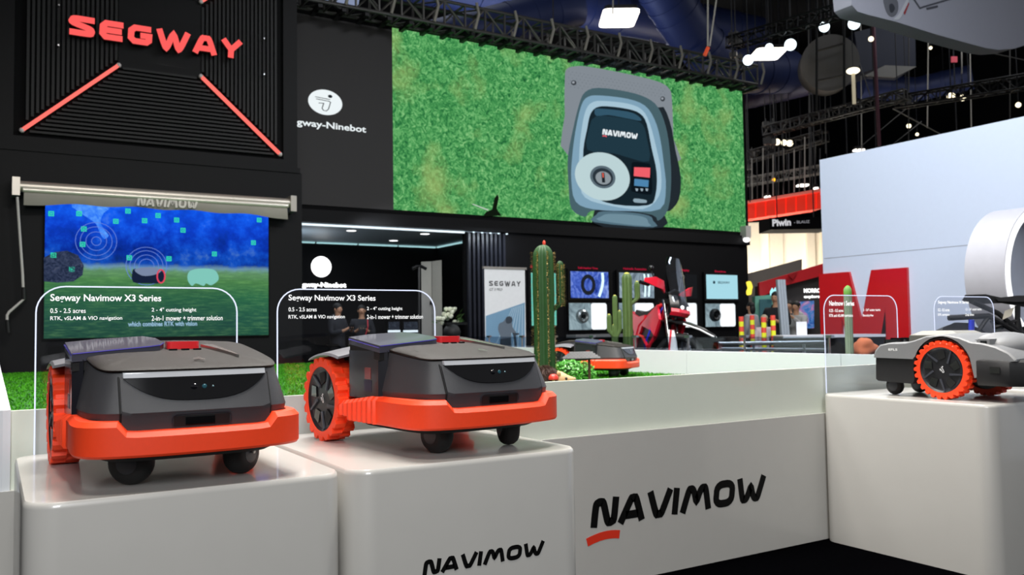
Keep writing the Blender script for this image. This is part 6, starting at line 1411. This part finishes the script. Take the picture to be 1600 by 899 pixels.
for lb, x, y, r_, dd in (('left lamp of the twin lamps below the hanging banner', 1486, 151, 6, 25), ('right lamp of the twin lamps below the hanging banner', 1504, 153, 5, 25), ('left of three lamps above the far truss', 1214, 222, 5, 30), ('middle of three lamps above the far truss', 1225, 223, 4.5, 30), ('right of three lamps above the far truss', 1234, 224, 5, 30), ('faint far lamp near the thin red pole', 1420, 197, 3.5, 30), ('faint far lamp below the navy box', 1433, 210, 2.5, 30), ('lamp at the right picture edge above the white wall', 1591, 164, 4, 26), ('tiny star-like lamp below the hanging banner', 1454, 75, 2.5, 28), ('small lamp on a bracket above the truss end', 1361, 61, 4, 24), ('orange warning lamp above the red canopy', 1209, 281, 2.6, 31)): spot(lb, x, y, r_, dd, '#fff0cc' if 'orange' not in lb else '#ffb020', 2.5)
pl_ = P(1333, 112, d=22.3); t = thing('pole_lamp', 'lamp on a pale vertical pole in front of the grey drum', 'lamp', tuple(pl_)); MB().tube([(0, 0, -.85), (0, 0, 0)], .045, 8).build('pole', mat('pole_cream', '#c8bca0', .5, emit='#c8bca0', es=.5), t); MB().ball((0, 0, .02), (.17, .17, .08), 14, 8).build('lamp_head', glow('lamp_warm', '#fff2d0', 2.5), t); hangers(t, [(0, 0, .1)])
# rigging boxes, clamps and small motors sitting on the far trusses
for t in far_trusses:
    ln_ = max((Vector(v.co) for v in t.children[0].data.vertices), key=lambda q: q.length)
    for k in range(7):
        c_ = ln_ * random.uniform(.08, .95); s_ = random.uniform(.05, .13); b = MB(); b.box(-s_, s_, -s_, s_, -s_ * .8, s_ * .8); b.tube([(0, 0, -s_ * 2), (0, 0, s_ * 2)], .02, 5); b.bevel(.008, 1)
        o_ = b.build('rigging_box', mat('rig_grey', '#4a4846', .6) if k % 3 else tr_m, t); o_.location = c_ + Vector((0, 0, random.choice((-.28, .1, .25)))); o_.rotation_euler = (0, 0, random.uniform(0, 3))
# hanging banner at the top right
hb = thing('hanging_banner', 'large pale rounded banner hanging at the top right corner', 'hanging banner', tuple(P(1480, 0, y=9)))
ob_ = Vector(hb.location); YH = 9.0
shape = [(1330, -60), (1329, -10), (1331, 8), (1340, 18), (1356, 23), (1400, 34), (1460, 53), (1510, 67), (1540, 75), (1560, 78), (1585, 76), (1604, 70), (1660, 20), (1660, -60)]
pts = [P(x, y, y=YH) for x, y in shape]; b = MB(); b.loft([[tuple(q - ob_) for q in pts], [tuple(q - ob_ + Vector((0, .35, 0))) for q in pts]]); b.bevel(.02, 2, 60); b.build('panel', mat('banner_fabric', '#b4b4c0', .8, var=.03), hb, 40)
def hpic(pts_, m_, k=1, sm=3):
    pts_ = catmull(pts_, sm) if sm else pts_; b = MB(); b.poly([tuple(P(x, y, y=YH) - ob_ + Vector((0, -.003 * k, 0))) for x, y in pts_]); b.build('print', m_, hb)
hpic([(1380, -4), (1384, 18), (1393, 27), (1402, 20), (1403, 4), (1395, -6)], mat('print_grey', '#6f7078', .8)); hpic([(1389, 8), (1394, 6), (1398, 13), (1394, 20), (1390, 18)], mat('print_dark', '#3c3e46', .8), 2)
hpic([(1404, 22), (1418, -4), (1420, 0), (1412, 18), (1405, 30), (1396, 30)], mat('print_white', '#d0d0d6', .8), 2); hpic([(1411, 20), (1419, 4), (1420, 6), (1413, 24)], mat('print_red', '#a83a3c', .8), 3, 0)
b = MB(); b.stroke([(1427, -2), (1437, 13), (1442, 11), (1490, -3)], 2.5, lambda x, y: tuple(P(x, y, y=YH) - ob_ + Vector((0, -.006, 0)))); b.stroke([(1447, 14), (1465, 10)], 3.5, lambda x, y: tuple(P(x, y, y=YH) - ob_ + Vector((0, -.006, 0)))); b.build('print', mat('print_line', '#55565e', .8), hb)
# skylight strip seen past the tower
quad('roof_skylight', 'pale blue window strip seen between tower and truss', 'window', [(500, -10), (562, -10), (556, 28), (503, 17)], 20, .05, glow('sky_pane', '#8a96b4', .9))

hangers(hb, [tuple(P(x_, -40, y=YH) - ob_ + Vector((0, .17, 0))) for x_ in (1360, 1480, 1600)])
for nm_, pt in (('grey_drum', (0, 0, .7)), ('roof_panel', (.4, 0, .3)), ('navy_soffit', (.5, .8, 0)), ('roof_sign', (.1, 0, 0)), ('overhead_sign', (.4, .5, 5.5)), ('overhead_sign', (1.6, .5, 5.5))):
    o_ = bpy.data.objects[nm_]; pz = pt[2] if nm_ != 'overhead_sign' else P(1240, 339, d=27.5).z - o_.location.z
    hangers(o_, [(pt[0], pt[1], pz)], .02)
